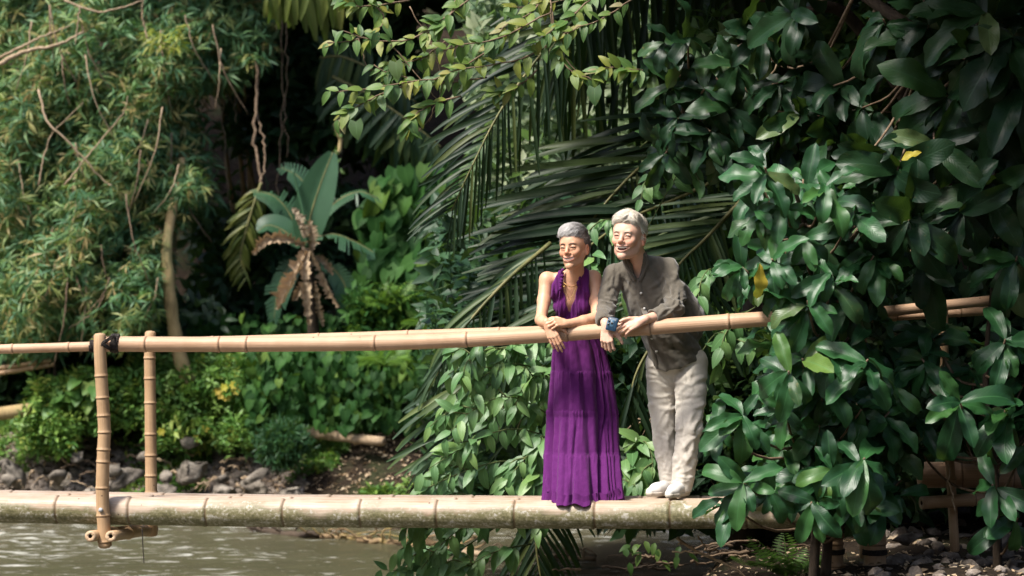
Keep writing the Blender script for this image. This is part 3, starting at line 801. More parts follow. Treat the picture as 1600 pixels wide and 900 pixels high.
def head_extras(hf, root, man=False, smile=.5, open_=0.0):
    """eyes, teeth and the dark of the mouth as children"""
    def ball(name, c, r, mat, seg=14):
        u = np.linspace(0, np.pi, seg//2 + 1); v = np.linspace(0, 2*np.pi, seg, endpoint=False)
        Pq = np.array([[math.sin(a)*math.cos(b)*r[0], math.sin(a)*math.sin(b)*r[1], math.cos(a)*r[2]] for a in u for b in v]) + np.array(c)
        Pq = np.array([W_(hf, p) for p in Pq]); F = []
        for i in range(seg//2):
            for k in range(seg): F.append((i*seg+k, (i+1)*seg+k, (i+1)*seg+(k+1) % seg, i*seg+(k+1) % seg))
        return link(name, make_mesh(name, Pq, F, mat), root)
    for q in (-1, 1):
        ball('eye', (q*.0305, .0800, 0), (.0125, .0128, .0110), M_EYE)
        ball('iris', (q*.0305 - .003, .0868, 0), (.0090, .0036, .0065), M_LASH)
    for lp in hf['lash']:                                       # dark crescent of a laughing eye, and the brow above
        p = smooth_path([W_(hf, (x, y - .0004, z)) for x, y, z in lp], 14); q = np.linspace(0, 1, 14)
        tube('eyelash', p, hf['s'] * (.0007 + (.0015 if not man else .0013) * np.sin(np.pi * q) ** .6), M_LASH, root, 6)
        sg = 1 if lp[0][0] > 0 else -1
        bp = [(sg*.013, .017), (sg*.023, .0205), (sg*.034, .0205), (sg*.045, .0150)]
        p = smooth_path([W_(hf, (x, hf['surf'](x, z) - .0008, z)) for x, z in bp], 14)
        tube('eyebrow', p, hf['s'] * (.0008 + .0017 * np.sin(np.pi * (q * .9 + .08)) ** .7), M_BROW_M if man else M_BROW_W, root, 6)
    xs, ym, zc, o, oh = hf['mouth']; rows = []; t = np.linspace(-.80, .80, 17); tt = xs / xs[-1]
    for i, ti in enumerate(t):
        x = ti * xs[-1]; y = np.interp(ti, tt, ym) - (.0032 if man else .0060); z = np.interp(ti, tt, zc); h = np.interp(ti, tt, o); dy = .0007 if i % 2 else 0
        top = z + h * .95; bot = z + (h * -.05 if open_ > .65 else -h * .9)
        rows.append([(x, y - dy, top), (x, y - dy + .0006, (top+bot)/2), (x, y - dy, bot), (x, y - .004, bot), (x, y - .004, top)])
    V = np.array([W_(hf, p) for r in rows for p in r]); F = [(5*i + k, 5*i + (k+1) % 5, 5*i + 5 + (k+1) % 5, 5*i + 5 + k) for i in range(16) for k in range(5)]
    link('teeth', make_mesh('teeth', V, F, M_TEETH), root)
    ball('mouth_inside', (0, float(ym[5]) - .018, -.066), (.024, .012, oh*1.3 + .002), M_DARK, 16)

def hair_build(hf, root, mat, man, name='hair'):
    """a close cap following the skull with a ragged front edge, plus several hundred separate locks that follow the comb direction"""
    s = hf['s']; A = hf['A']; c = hf['c']; m = .16 * s
    S_ = Sdf(c - m, c + m, .0030)
    E = lambda cc, r, k=.01, mode='add': S_.ell(W_(hf, cc), np.array(r) * s, A, k * s, mode)
    w = 1.04 if man else .97
    if man:
        E((0, -.016, .042), (.080*w, .101, .091), 0); E((-.0, .040, .088), (.060, .050, .040), .03); E((.022, .045, .098), (.040, .044, .034), .02)
        E((-.004, .092, -.012), (.074, .078, .084), .014, 'sub')                # face opening
        E((0, .0, -.122), (.2, .2, .090), .012, 'sub')
        for q in (-1, 1): E((q*.075, -.006, -.018), (.028, .026, .038), .008, 'sub'); E((q*.062, .055, .012), (.03, .036, .046), .01, 'sub')
    else:
        E((0, -.018, .042), (.080*w, .100, .090), 0); E((.008, .020, .092), (.062, .058, .034), .03); E((-.008, .034, .082), (.058, .048, .034), .02); E((-.018, .016, .104), (.034, .042, .020), .02); E((0, -.05, .0), (.070, .065, .080), .03)
        E((-.014, .098, -.012), (.060, .078, .080), .008, 'sub'); E((.022, .10, -.046), (.052, .07, .072), .016, 'sub')
        E((0, .0, -.140), (.2, .2, .085), .012, 'sub')
        for q in (-1, 1): E((q*.088, .006, -.030), (.030, .024, .036), .008, 'sub')
    V, F = S_.mesh(); V = relax(V, F, 1); N = vnormals(V, F); l = L_(hf, V)
    ang = np.arctan2(l[:, 0], l[:, 1] + .02)
    V = V + N * (s * .0032 * fbm(l[:, 0], l[:, 1], l[:, 2], 34, 3))[:, None]
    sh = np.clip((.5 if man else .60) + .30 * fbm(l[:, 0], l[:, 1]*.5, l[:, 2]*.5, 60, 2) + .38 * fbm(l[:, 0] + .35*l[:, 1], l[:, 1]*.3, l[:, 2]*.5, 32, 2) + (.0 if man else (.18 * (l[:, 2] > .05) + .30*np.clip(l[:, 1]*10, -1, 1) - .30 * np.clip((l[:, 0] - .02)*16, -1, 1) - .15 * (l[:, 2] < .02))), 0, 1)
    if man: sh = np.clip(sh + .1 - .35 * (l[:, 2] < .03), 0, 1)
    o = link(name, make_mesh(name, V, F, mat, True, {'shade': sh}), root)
    # locks
    rg = np.random.default_rng(5 if man else 6); idx = rg.choice(len(V), min(len(V), 4200), replace=False)
    LV = []; LF = []; LS = []; o_ = 0
    part_x = .035 if man else .03
    for i in idx:
        p = l[i]; n = (A.T @ N[i])
        if n @ (p - np.array([0, -.01, .0])) < 0: continue
        if man:                                                   # combed over from a parting and back at the sides
            d = np.array([-.75 if p[0] < part_x else .6, -.35 if p[2] < .09 else .35, -.15]) if p[2] > .06 else np.array([.0, -.75, -.45])
        else:                                                     # short crop brushed forward and to her right side
            d = (np.array([-.60, .55, -.45]) if p[1] > .045 else np.array([-.65, .60, -.10])) if p[2] > .04 else np.array([-.05, .35 if p[1] > 0 else -.15, -.95])
        cl = np.array([fbm(p[0]*1.0, p[1], p[2], 55, 1), fbm(p[1], p[2], p[0], 55, 1), fbm(p[2], p[0], p[1], 55, 1)]); d = d + cl * .38 + rg.normal(0, .07, 3); d = d - n * (d @ n); d /= np.linalg.norm(d) + 1e-9
        L = rg.uniform(.018, .046) * (1.15 if man else .95); wd = rg.uniform(.0007, .0018); side = np.cross(n, d); lift = rg.uniform(.001, .0045) * ((2.6 if not man else 1.6) if p[2] > .065 else 1.2)
        k = 4; base = o_
        for q in range(k + 1):
            t = q / k; pc = p + d * L * t + n * (-.002 + lift * math.sin(t * 2.4) - .006 * t * t); ww = wd * (1 - t) ** .6 + .0002
            for sgn, up in ((-1, 0), (0, 1), (1, 0)): LV.append(pc + side * ww * sgn + n * ww * .6 * up); LS.append(np.clip(sh[i] + rg.normal(0, .02), 0, 1))
            o_ += 3
        v = rg.normal(0, .17)
        for q in range(1, 3 * (k + 1) + 1): LS[-q] = float(np.clip(sh[i] + v + .08, 0, 1))
        for q in range(k):
            b = base + 3*q
            LF += [(b, b+1, b+4, b+3), (b+1, b+2, b+5, b+4)]
    LV = np.array(LV); LV = c + s * (LV @ A.T)
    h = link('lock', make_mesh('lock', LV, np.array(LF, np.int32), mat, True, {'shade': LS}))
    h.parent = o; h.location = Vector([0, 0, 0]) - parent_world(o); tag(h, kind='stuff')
    return o

# ------------------------------------------------------------------ hands
def hand(S_, wrist, d, n, thumb, s=1.0, curl=(.3, .5, .4), spread=.10, tcurl=.4, curls=None, tdir=None):
    """palm and five fingers; d = along the hand, n = out of its back, thumb = +1/-1 the side (cross(d, n)) of the thumb"""
    wrist = np.asarray(wrist, float); d = unit(d); n = unit(np.asarray(n, float) - d * np.dot(n, d)); sd = np.cross(d, n) * thumb
    u = s
    kn = []                                                       # knuckles index..little
    for i, (a, L, bk) in enumerate(((.026, .083, .004), (.008, .088, .006), (-.010, .083, .005), (-.027, .075, .001))):
        kpt = wrist + u * (d * L + sd * a + n * bk); kn.append(kpt)
        st = wrist + u * (d * .012 + sd * a * .55)
        S_.cap(st, kpt, .0125*u, .0098*u, .010*u)
    S_.ell(wrist + u * (d * .045 - n * .004), np.array([.036, .030, .0135]) * u, np.stack([d, sd, n], 1), .010*u)
    S_.ell(wrist + u * (d * .034 + sd * .022 - n * .008), np.array([.026, .014, .013]) * u, np.stack([d, sd, n], 1), .010*u)
    S_.cap(wrist - u * d * .02, wrist + u * d * .015, .0215*u, .020*u, .012*u)
    Ls = ((.043, .026, .021), (.047, .030, .022), (.043, .028, .021), (.034, .021, .019))
    for i in range(4):
        cu = curls[i] if curls else curl
        dirf = unit(d + sd * spread * (1.5 - i) * .55); p = kn[i]; a = 0
        rr = (.0088, .0090, .0086, .0076)[i] * u
        for jn in range(3):
            a += cu[jn]; v = dirf * math.cos(a) - n * math.sin(a); q = p + u * Ls[i][jn] * v
            S_.cap(p, q, rr * (1.0 - .08*jn), rr * (.93 - .09*jn), .0022)
            p = q
    # thumb from the side of the palm near its base
    tb = wrist + u * (d * .022 + sd * .024 - n * .004)
    t0 = unit(d * .62 + sd * .72 - n * .28) if tdir is None else unit(tdir)
    k1 = tb + u * .042 * t0; t1 = unit(t0 * math.cos(tcurl) + (d * .55 - sd * .6 - n * .5) * math.sin(tcurl)); k2 = k1 + u * .031 * t1
    t2 = unit(t1 * math.cos(tcurl) + (d * .4 - sd * .6 - n * .5) * math.sin(tcurl)); k3 = k2 + u * .024 * t2
    S_.cap(tb, k1, .0135*u, .0105*u, .010*u); S_.cap(k1, k2, .0100*u, .0092*u, .003*u); S_.cap(k2, k3, .0092*u, .0078*u, .003*u)
    return kn

def finish(name, S_, mat, root, hf=None, base=None, man=False, smile=.5, open_=0.0, it=1):
    V, F = S_.mesh(); V = relax(V, F, it, .35)
    cols = head_tint(hf, V, base, man, smile, open_) if hf is not None else None
    return V, F, cols

# ------------------------------------------------------------------ the woman
def build_woman():
    K = 1.12
    root = empty('person', P(908, 788, .12), 'woman with short grey hair in a long sleeveless purple dress, leaning on the handrail', 'person')
    hf = head_frame(P(897, 387, .02), math.radians(25), math.radians(0), math.radians(-3), 1.04)
    S_ = Sdf(P(828, 800, -.22) - 0.02, P(965, 340, .34) + 0.02, .0027, P(0, 545, 0)[2])
    head_sdf(S_, hf, False, 1.0, .50)
    q = lambda x, y, Y: P(x, y, Y)
    # neck, chest, trunk
    S_.chain([q(901, 398, .06), q(899, 426, .10), q(895, 444, .13)], [.046, .045, .055], .03)
    S_.cap(q(898, 434, .13), q(863, 437, .16), .040, .040, .04); S_.cap(q(894, 434, .13), q(922, 434, .16), .040, .040, .04)
    S_.ell(q(893, 462, .16), [.104, .072, .10], None, .04)
    S_.ell(q(894, 500, .18), [.088, .070, .11], None, .04)
    S_.ell(q(898, 560, .24), [.115, .085, .12], None, .05)
    for x in (877, 911): S_.ell(q(x, 478, .110), [.043, .036, .042], None, .025)
    S_.cap(q(896, 446, .095), q(872, 440, .10), .008, .007, .018); S_.cap(q(896, 446, .095), q(915, 439, .10), .008, .007, .018)   # collar bones
    # legs under the dress
    for x, xf in ((886, 893), (914, 915)):
        S_.chain([q(x, 570, .24), q((x+xf)/2, 670, .23), q(xf, 765, .22)], [.075, .050, .034], .03); S_.cap(q(xf, 770, .22), q(xf - 8, 775, .13), .030, .024, .02)
    # her right arm (left in the photo): shoulder - elbow - wrist
    S_.chain([q(854, 436, .16), q(850, 470, .11), q(845, 500, .02)], [.041, .038, .031], .018)
    S_.ell(q(855, 438, .155), [.042, .042, .046], None, .02)
    S_.chain([q(845, 500, .02), q(848, 502, -.045), q(855, 506, -.105)], [.034, .032, .0235], .014)
    hand(S_, q(856, 507, -.113), (.36, -.25, -.80), (-.30, -.80, .50), -1, .98, curl=(.25, .30, .25), spread=.05, tcurl=.25)
    # her left arm lies along the rail, hand over the other wrist
    S_.chain([q(928, 434, .16), q(932, 468, .10), q(933, 496, -.01)], [.042, .039, .032], .018)
    S_.ell(q(927, 436, .155), [.042, .042, .046], None, .02)
    S_.chain([q(933, 496, -.01), q(912, 502, -.06), q(888, 505.5, -.10)], [.035, .033, .0225], .014)
    hand(S_, q(887, 505.5, -.105), (-1, -.42, .10), (.12, -.70, .70), 1, .98, curl=(.75, .80, .50), spread=.08, tcurl=.5,
         curls=[(.70, .85, .5), (.80, .75, .45), (.85, .80, .5), (.95, .8, .5)])
    V, F, cols = finish('body', S_, M_SKIN_W, root, hf, WOM, False, 1.0, .50)
    link('body', make_mesh('body', V, F, M_SKIN_W, True, None, None, cols), root)
    head_extras(hf, root, False, 1.0, .50)
    hair_build(hf, root, M_HAIR_W, False)
    # ---- dress: bodice cut as a halter over the trunk
    B = Sdf(P(845, 545, -.05) - 0.02, P(945, 405, .36) + 0.02, .0036)
    B.ell(q(893, 462, .16), [.114, .083, .112], None, .04)
    B.ell(q(894, 500, .18), [.101, .083, .12], None, .04); B.ell(q(899, 552, .23), [.128, .10, .10], None, .05)
    for x in (877, 911): B.ell(q(x, 479, .106), [.047, .041, .050], None, .03)
    B.chain([q(872, 432, .115), q(866, 455, .10)], [.036, .046], .03); B.chain([q(915, 430, .125), q(917, 455, .11)], [.036, .044], .03)
    B.chain([q(898, 420, .10), q(895, 444, .13)], [.058, .066], .03)                   # round the neck
    toxz = lambda pts: [(float(P(x, y, .10)[0]), float(P(x, y, .10)[2])) for x, y in pts]
    X, Z = B.ax[0][:, None], B.ax[2][None, :]
    outer = toxz([(877, 419), (872, 424), (866, 438), (861, 452), (860, 470), (861, 560), (940, 560), (931, 505), (923, 480), (921, 452), (921, 432), (920, 417), (908, 415)])
    vee = toxz([(878, 400), (878.5, 432), (880, 455), (888.5, 487), (891, 487), (899, 462), (904, 444), (908, 428), (912, 400)])
    po = poly_sd(X, Z, outer); pv = poly_sd(X, Z, vee)
    yy = B.ax[1][None, :, None]
    B.D = np.maximum(B.D, po[:, None, :].astype(np.float32)); cut = np.where(yy < .15, -pv[:, None, :], -.05 - 0*pv[:, None, :]); B.D = np.maximum(B.D, cut.astype(np.float32))
    bv, bf = B.mesh(); bv = relax(bv, bf, 1, .4); N = vnormals(bv, bf)
    px = 800 + bv[:, 0] * FPX / (bv[:, 1] + 14); py = 450 - (bv[:, 2] - 1.215) * FPX / (bv[:, 1] + 14)
    fold = np.sin(px * 1.05 + 1.5 * np.sin(py * .05)) * .55 + np.sin(px * .62 + 1.2 * np.sin(py * .08 + 2)) * .6
    amp = .0038 * np.clip((py - 425) / 20, .5, 1) * (1 - .35 * np.exp(-((py - 480) / 10) ** 2)) * (N[:, 1] < .3)
    bv = bv + N * (fold * amp + .0022 * fbm(bv[:, 0], bv[:, 1], bv[:, 2], 30, 2))[:, None]
    # ---- skirt: four gathered tiers
    nt_, nr = 420, 230; th = np.linspace(0, 2*np.pi, nt_, endpoint=False); rows = []
    ctrl = np.array([[498, 863, 925, .17], [520, 862, 934, .19], [545, 862, 946, .21], [580, 860, 955, .22], [620, 856, 962, .23], [650, 854, 966, .235], [705, 850, 968, .18], [745, 848, 971, .09], [794, 845, 975, .0]])
    seams = [498, 579, 640, 708, 794]; rg = np.random.default_rng(11)
    FO = [(rg.uniform(0, 6.28), rg.uniform(.028, .12), rg.uniform(.25, 1.0), rg.normal(0, .30), 0 if k < 26 else int(rg.integers(1, 4))) for k in range(54)]
    GA = [[(rg.uniform(0, 6.28), rg.uniform(.012, .03), rg.uniform(.2, 1), rg.uniform(.08, .45)) for _ in range(85)] for t in range(4)]
    ys = np.linspace(498, 779, nr)
    wr = np.random.default_rng(4)
    for y in ys:
        xl, xr, Yc = (np.interp(y, ctrl[:, 0], ctrl[:, k]) for k in (1, 2, 3))
        t = int(np.searchsorted(seams, y, 'right')) - 1; t = min(t, 3); u = (y - seams[t]) / (seams[t+1] - seams[t])
        rx = (xr - xl) / 2 / 270.; ry = rx * .72
        big = (y - 498) / 288; f = 0
        for a, w0, am, dr, t0 in FO:
            dth = (th - a - dr * big + np.pi) % (2*np.pi) - np.pi; w_ = w0 * (1.25 - .35 * big)
            on = np.clip((y - seams[t0]) / 30., 0, 1)
            f = f - am * on * np.exp(-(dth / w_) ** 2)
        g = 0
        for a, w0, am, L_f in GA[t]:
            dth = (th - a + np.pi) % (2*np.pi) - np.pi; g = g + am * np.exp(-(dth / (w0 * (1 + 1.2*u))) ** 2) * math.exp(-u / L_f)
        f = f + .28 * np.sin(5*th + 1.1) * np.sin(2*th + .4) + .2; f = np.clip(f, -1.5, .45)
        amp = .012 + .034 * big
        seam = (-.0025 * np.exp(-(u / .02) ** 2) + .0012 * np.exp(-((u - .07) / .06) ** 2)) * (t > 0)
        r = 1 + (f * amp + g * (.0055 if t else .004) + seam) / rx
        cx = (xl + xr) / 2
        c = P(cx, y, Yc)
        X_ = c[0] + rx * np.cos(th) * r; Y_ = c[1] - ry * np.sin(th) * (1 + (r - 1) * 1.25)
        Z_ = np.full(nt_, c[2])
        if y > 700: Z_ = Z_ - ((y - 700) / 79) ** 2 * (.004 + .022 * np.clip(np.sin(th - .25), -.15, 1) ** 1 + .007 * np.sin(9*th + 1) + .005 * np.sin(17*th))
        rows.append(np.stack([X_, Y_, Z_], 1))
    # hem turned under
    for ins, dz in ((.97, .001), (.93, .02), (.9, .06)):
        c = rows[nr-1].mean(0); last = rows[nr-1].copy(); last[:, :2] = c[:2] + (last[:, :2] - c[:2]) * ins; last[:, 2] += dz; rows.append(last)
    SV = np.concatenate(rows); n = len(rows)
    SV = SV + .0016 * np.stack([fbm(SV[:, 0], SV[:, 1], SV[:, 2], 38, 2)] * 3, -1) * [1, 1, .2]
    i = np.arange(n - 1)[:, None]; j = np.arange(nt_)[None, :]; k = (j + 1) % nt_
    SF = np.stack([i*nt_ + j, (i+1)*nt_ + j, (i+1)*nt_ + k, i*nt_ + k], -1).reshape(-1, 4)[:, ::-1]
    dv = np.vstack([bv, SV]); df = np.vstack([bf, SF + len(bv)])
    dress = link('dress', make_mesh('dress', dv, df.astype(np.int32), M_DRESS), root)
    # ruffled edge and ties down the front
    rf = []
    for pts, r_ in (([(878, 421), (878, 436), (876, 448), (874, 455)], .0085), ([(906, 424), (905, 436), (903, 446)], .008)):
        p = smooth_path([q(x, y, .075) for x, y in pts], 40); t = np.linspace(0, 1, 40)
        p = p + np.stack([.004 * np.sin(t * 55), -.004 + .004 * np.cos(t * 47), .002 * np.sin(t * 33)], -1); rf.append(tube_arrays(p, r_ * (1 + .35 * np.sin(t * 60)), 8))
    Vr, Fr = join_arrays(rf); r_o = link('ruffle', make_mesh('ruffle', Vr, Fr, M_DRESS)); r_o.parent = dress
    for pts in (([(875, 455), (873, 475), (874, 498)]), ([(900, 462), (901, 480), (900, 500)])):
        o = tube('tie', smooth_path([q(x, y, .052) for x, y in pts], 14), .0028, M_DRESS, None, 6); o.parent = dress
    for c_ in list(dress.children): c_.location = -parent_world(dress)
    # fine necklaces
    for pts, r_ in (([(880, 441, .07), (888, 447, .055), (896, 448, .058), (905, 442, .075)], .0022), ([(881, 446, .062), (888, 464, .055), (890, 468, .055), (894, 463, .056), (902, 447, .065)], .0014)):
        tube('necklace', smooth_path([q(*p) for p in pts], 30), r_, M_GOLD, root, 6)
    return root
build_woman()

# ------------------------------------------------------------------ the man
def build_man():
    root = empty('person', P(1045, 785, .1), 'older man with white hair laughing, in olive shirt and pale trousers, leaning on the handrail', 'person')
    q = lambda x, y, Y: P(x, y, Y)
    hf = head_frame(P(982.5, 369.5, -.02), math.radians(25), math.radians(2), math.radians(3), 1.13)
    S_ = Sdf(P(930, 795, -.34) - 0.02, P(1108, 325, .42) + 0.02, .0028, P(0, 545, 0)[2])
    head_sdf(S_, hf, True, .8, .75)
    S_.chain([q(990, 388, .03), q(996, 408, .07), q(1003, 424, .12)], [.058, .056, .065], .03)
    # trunk leaning over the rail, hips back and to the right
    S_.chain([q(1003, 440, .16), q(1022, 490, .20), q(1050, 555, .30)], [.105, .10, .11], .05)
    S_.cap(q(998, 425, .14), q(962, 430, .13), .05, .045, .04); S_.cap(q(1003, 420, .14), q(1040, 420, .14), .05, .05, .04)
    for xh, xk, xf, Yk, Yf in ((1036, 1037, 1047, .32, .26), (1078, 1076, 1064, .16, .14)):
        S_.chain([q(xh, 575, .32), q(xk, 670, Yk + .01), q(xf, 750, Yf)], [.062, .044, .034], .03)
        S_.chain([q(xf, 750, Yf), q(xf - 2, 766, Yf), q(xf - 16, 772, Yf - .06)], [.032, .026, .018], .01)
    # his right arm (left in the photo): down to the rail, hand hanging over it
    S_.chain([q(958, 432, .12), q(950, 470, .08), q(945, 492, .02)], [.050, .045, .038], .02)
    S_.chain([q(945, 492, .02), q(944, 498, -.09), q(947, 509, -.175)], [.036, .031, .025], .012)
    hand(S_, q(947, 510, -.180), (.05, -.20, -.95), (-.22, -.95, .22), -1, 1.06, curl=(.55, .9, .6), spread=.10, tcurl=.35,
         curls=[(.50, 1.0, .6), (.55, 1.0, .6), (.60, .95, .6), (.60, .9, .6)], tdir=(.75, -.15, -.55))
    # his left arm: elbow on the rail, forearm along it
    S_.chain([q(1044, 425, .14), q(1052, 465, .06), q(1050, 488, -.04)], [.052, .047, .040], .02)
    S_.chain([q(1050, 488, -.04), q(1028, 494, -.12), q(1006, 500, -.185)], [.040, .034, .025], .012)
    hand(S_, q(1003, 501, -.192), (-.93, -.12, -.36), (-.22, -.86, .46), 1, 1.08, curl=(.40, .50, .35), spread=.09, tcurl=.3,
         curls=[(.20, .45, .3), (.35, .50, .35), (.50, .55, .4), (.65, .6, .4)], tdir=(-.75, -.3, .05))
    V, F, cols = finish('body', S_, M_SKIN_M, root, hf, MAN, True, .8, .75)
    link('body', make_mesh('body', V, F, M_SKIN_M, True, None, None, cols), root)
    head_extras(hf, root, True, .8, .75)
    hair_build(hf, root, M_HAIR_M, True)
    # ---- shirt
    B = Sdf(P(925, 600, -.30) - 0.02, P(1118, 385, .50) + 0.02, .0040)
    B.chain([q(1003, 440, .15), q(1014, 465, .17), q(1026, 490, .19), q(1042, 522, .24), q(1056, 560, .29), q(1060, 590, .30)], [.128, .132, .132, .136, .140, .150], .05)
    B.ell(q(1070, 500, .32), [.11, .12, .16], None, .07)
    B.cap(q(1036, 436, .20), q(1072, 500, .30), .085, .115, .05)
    B.cap(q(995, 420, .13), q(960, 427, .12), .062, .052, .05); B.cap(q(1005, 415, .14), q(1041, 418, .14), .062, .058, .05)
    B.chain([q(993, 402, .05), q(997, 414, .09)], [.064, .075], .02)                     # collar stand
    B.chain([q(958, 430, .12), q(950, 465, .08), q(946, 487, .015), q(943, 497, -.09)], [.059, .057, .053, .045], .02)
    B.chain([q(1045, 423, .13), q(1054, 460, .06), q(1053, 484, -.04)], [.062, .060, .053], .022)
    B.chain([q(1053, 484, -.04), q(1040, 490, -.085), q(1027, 494, -.12)], [.053, .050, .047], .022)
    # rolled cuffs
    B.cap(q(1030, 493, -.11), q(1024, 495, -.128), .052, .051, .004)
    B.cap(q(943, 495, -.075), q(943, 500, -.105), .049, .048, .004)
    # openings
    B.cap(q(1015, 497, -.155), q(1005, 500, -.19), .044, .050, .004, 'sub'); B.cap(q(945, 507, -.155), q(947, 518, -.21), .044, .050, .004, 'sub')
    B.chain([q(986, 380, .0), q(992, 400, .05), q(995, 409, .07)], [.055, .058, .052], .004, 'sub')
    X, Z = B.ax[0][:, None], B.ax[2][None, :]
    toxz = lambda pts, Y: [(float(P(x, y, Y)[0]), float(P(x, y, Y)[2])) for x, y in pts]
    vee = toxz([(978, 380), (983.5, 404), (990, 428), (997.5, 440), (1000, 425), (1004, 405), (1004, 380)], .05)
    pv = poly_sd(X, Z, vee); yy = B.ax[1][None, :, None]
    B.D = np.maximum(B.D, np.where(yy < .12, -pv[:, None, :], -.05).astype(np.float32))
    hem = toxz([(900, 350), (1130, 350), (1130, 520), (1106, 541), (1092, 560), (1066, 573), (1040, 579), (1018, 574), (1000, 560), (990, 545), (900, 545)], .25)
    B.D = np.maximum(B.D, poly_sd(X, Z, hem)[:, None, :].astype(np.float32))
    bv, bf = B.mesh(); bv = relax(bv, bf, 1, .4); N = vnormals(bv, bf)
    px = 800 + bv[:, 0] * FPX / (bv[:, 1] + 14); py = 450 - (bv[:, 2] - 1.215) * FPX / (bv[:, 1] + 14)
    rg = np.random.default_rng(21)
    sg = random_folds(rg, 34, (985, 425, 1085, 570), 62, 16, (30, 85), (2.5, 5.5), .0075)          # hang of the front, down to the right
    sg += random_folds(rg, 16, (1030, 500, 1100, 570), 25, 18, (20, 55), (2, 4), .0065)
    sg += random_folds(rg, 16, (1038, 420, 1064, 470), 75, 20, (20, 45), (2, 4), .0065)             # his left sleeve
    sg += random_folds(rg, 16, (1030, 466, 1066, 504), lambda x, y: -35 if x < 1050 else -12, 16, (14, 34), (1.4, 3), .0085)
    sg += random_folds(rg, 12, (946, 425, 968, 470), 100, 18, (20, 44), (2, 3.5), .0060)
    sg += random_folds(rg, 16, (938, 466, 964, 502), lambda x, y: 15 + (y - 480) * .6, 18, (14, 30), (1.4, 2.8), .0080)
    sg += random_folds(rg, 12, (962, 425, 985, 490), 70, 14, (20, 50), (2, 4), .0060)
    sg += [(1042, 425, 1012, 452, 3.2, .006), (1046, 440, 1020, 470, 3, .006), (966, 436, 976, 470, 3, .006), (1062, 460, 1085, 500, 4, .008), (1060, 480, 1090, 535, 4, .008)]
    bv = bv + N * (.8 * folds(px, py, sg) + .0030 * fbm(bv[:, 0], bv[:, 1], bv[:, 2], 14, 3) + .0012 * fbm(bv[:, 0], bv[:, 1], bv[:, 2], 60, 2))[:, None]
    shirt = link('shirt', make_mesh('shirt', bv, bf, M_SHIRT), root)
    def on_front(x, y, lift=.003):
        """front surface of the shirt under a photo pixel"""
        m = (np.abs(px - x) < 2.2) & (np.abs(py - y) < 2.2); Y = bv[m, 1].min() if m.any() else .05
        return P(x, y, Y - lift)
    # collar flaps, placket and buttons
    kids = []
    for pts in ([(983, 396, .0), (979, 402, -.01), (985, 420, .0), (990, 430, .02), (988, 412, .0)], [(1003, 396, .03), (1010, 402, .03), (1006, 420, .02), (1000, 436, .02), (1000, 412, .01)]):
        pass
    line = [on_front(x, y) for x, y in ((996, 434), (1001, 458), (1006, 484), (1010, 495), (1016, 530), (1022, 556), (1026, 572))]
    p = smooth_path(line, 40); V = []; 
    for a in p: V += [a + [-.016, .004, 0], a + [-.015, -.002, 0], a + [.014, -.002, 0], a + [.016, .004, 0]]
    Fp = [(4*i + k, 4*i + k + 1, 4*i + k + 5, 4*i + k + 4) for i in range(39) for k in range(3)]
    o = link('placket', make_mesh('placket', np.array(V), Fp, M_SHIRT)); kids.append(o)
    for x, y in ((1001.5, 458), (1007, 482), (1018.5, 529), (1026, 549)):
        c = on_front(x, y, .008); V, F = tube_arrays([c, c + np.array([0, .005, 0])], [.0070, .0075], 12)
        kids.append(link('button', make_mesh('button', V, F, M_WHITEBTN)))
    cl = []
    for pts in ([(981, 393, .02), (978.5, 402, -.01), (983, 416, -.012), (989, 428, .0), (994, 437, .015)], [(1006, 392, .06), (1008, 402, .04), (1006, 416, .03), (1002, 428, .02), (997, 438, .018)]):
        c = smooth_path([q(*a) for a in pts], 24); V = []; sg = -1 if pts[0][0] < 990 else 1
        for i_, a in enumerate(c):
            w_ = .014 + .010 * math.sin(min(1, i_ / 14) * 3.0)
            V += [a, a + [sg * w_ * .5, -.010, -.002], a + [sg * w_, -.004, -.008], a + [sg * w_, .006, -.010], a + [0, .010, -.004]]
        Fc = [(5*i + k, 5*i + (k + 1) % 5, 5*i + 5 + (k + 1) % 5, 5*i + 5 + k) for i in range(23) for k in range(5)]
        cl.append((np.array(V), Fc))
    V, F = join_arrays(cl); kids.append(link('collar', make_mesh('collar', V, F, M_SHIRT)))
    for o in kids: o.parent = shirt; o.location = -parent_world(shirt)
    # ---- trousers
    T = Sdf(P(1000, 780, -.02) - 0.02, P(1120, 545, .50) + 0.02, .0042)
    T.chain([q(1036, 570, .30), q(1034, 610, .33), q(1036, 660, .32), q(1041, 710, .30), q(1047, 766, .26)], [.104, .086, .070, .060, .052], .012)
    T.chain([q(1079, 568, .28), q(1079, 610, .22), q(1077, 670, .15), q(1071, 715, .14), q(1064, 768, .14)], [.102, .092, .078, .070, .062], .012)
    T.ell(q(1058, 562, .30), [.165, .12, .09], None, .03)
    T.cap(q(1063, 778, .15), q(1062, 795, .15), .050, .050, .004, 'sub'); T.cap(q(1047, 776, .24), q(1047, 795, .24), .042, .042, .004, 'sub')
    zc = P(1060, 768, .2)[2] + .006 * fbm(T.ax[0][:, None, None]*1.0, T.ax[1][None, :, None], 0, 9, 1); Zg = T.ax[2][None, None, :]; T.D = np.maximum(T.D, (zc - Zg).astype(np.float32) + 0*T.D)
    tv, tf = T.mesh(); tv = relax(tv, tf, 1, .4); N = vnormals(tv, tf)
    px = 800 + tv[:, 0] * FPX / (tv[:, 1] + 14); py = 450 - (tv[:, 2] - 1.215) * FPX / (tv[:, 1] + 14)
    rg = np.random.default_rng(31)
    sg = random_folds(rg, 22, (1012, 575, 1055, 640), lambda x, y: 15 + .4*(x - 1030), 16, (20, 45), (1.6, 3.6), .0060)
    sg += random_folds(rg, 24, (1050, 560, 1104, 640), lambda x, y: 150, 20, (20, 50), (1.8, 4), .0060)
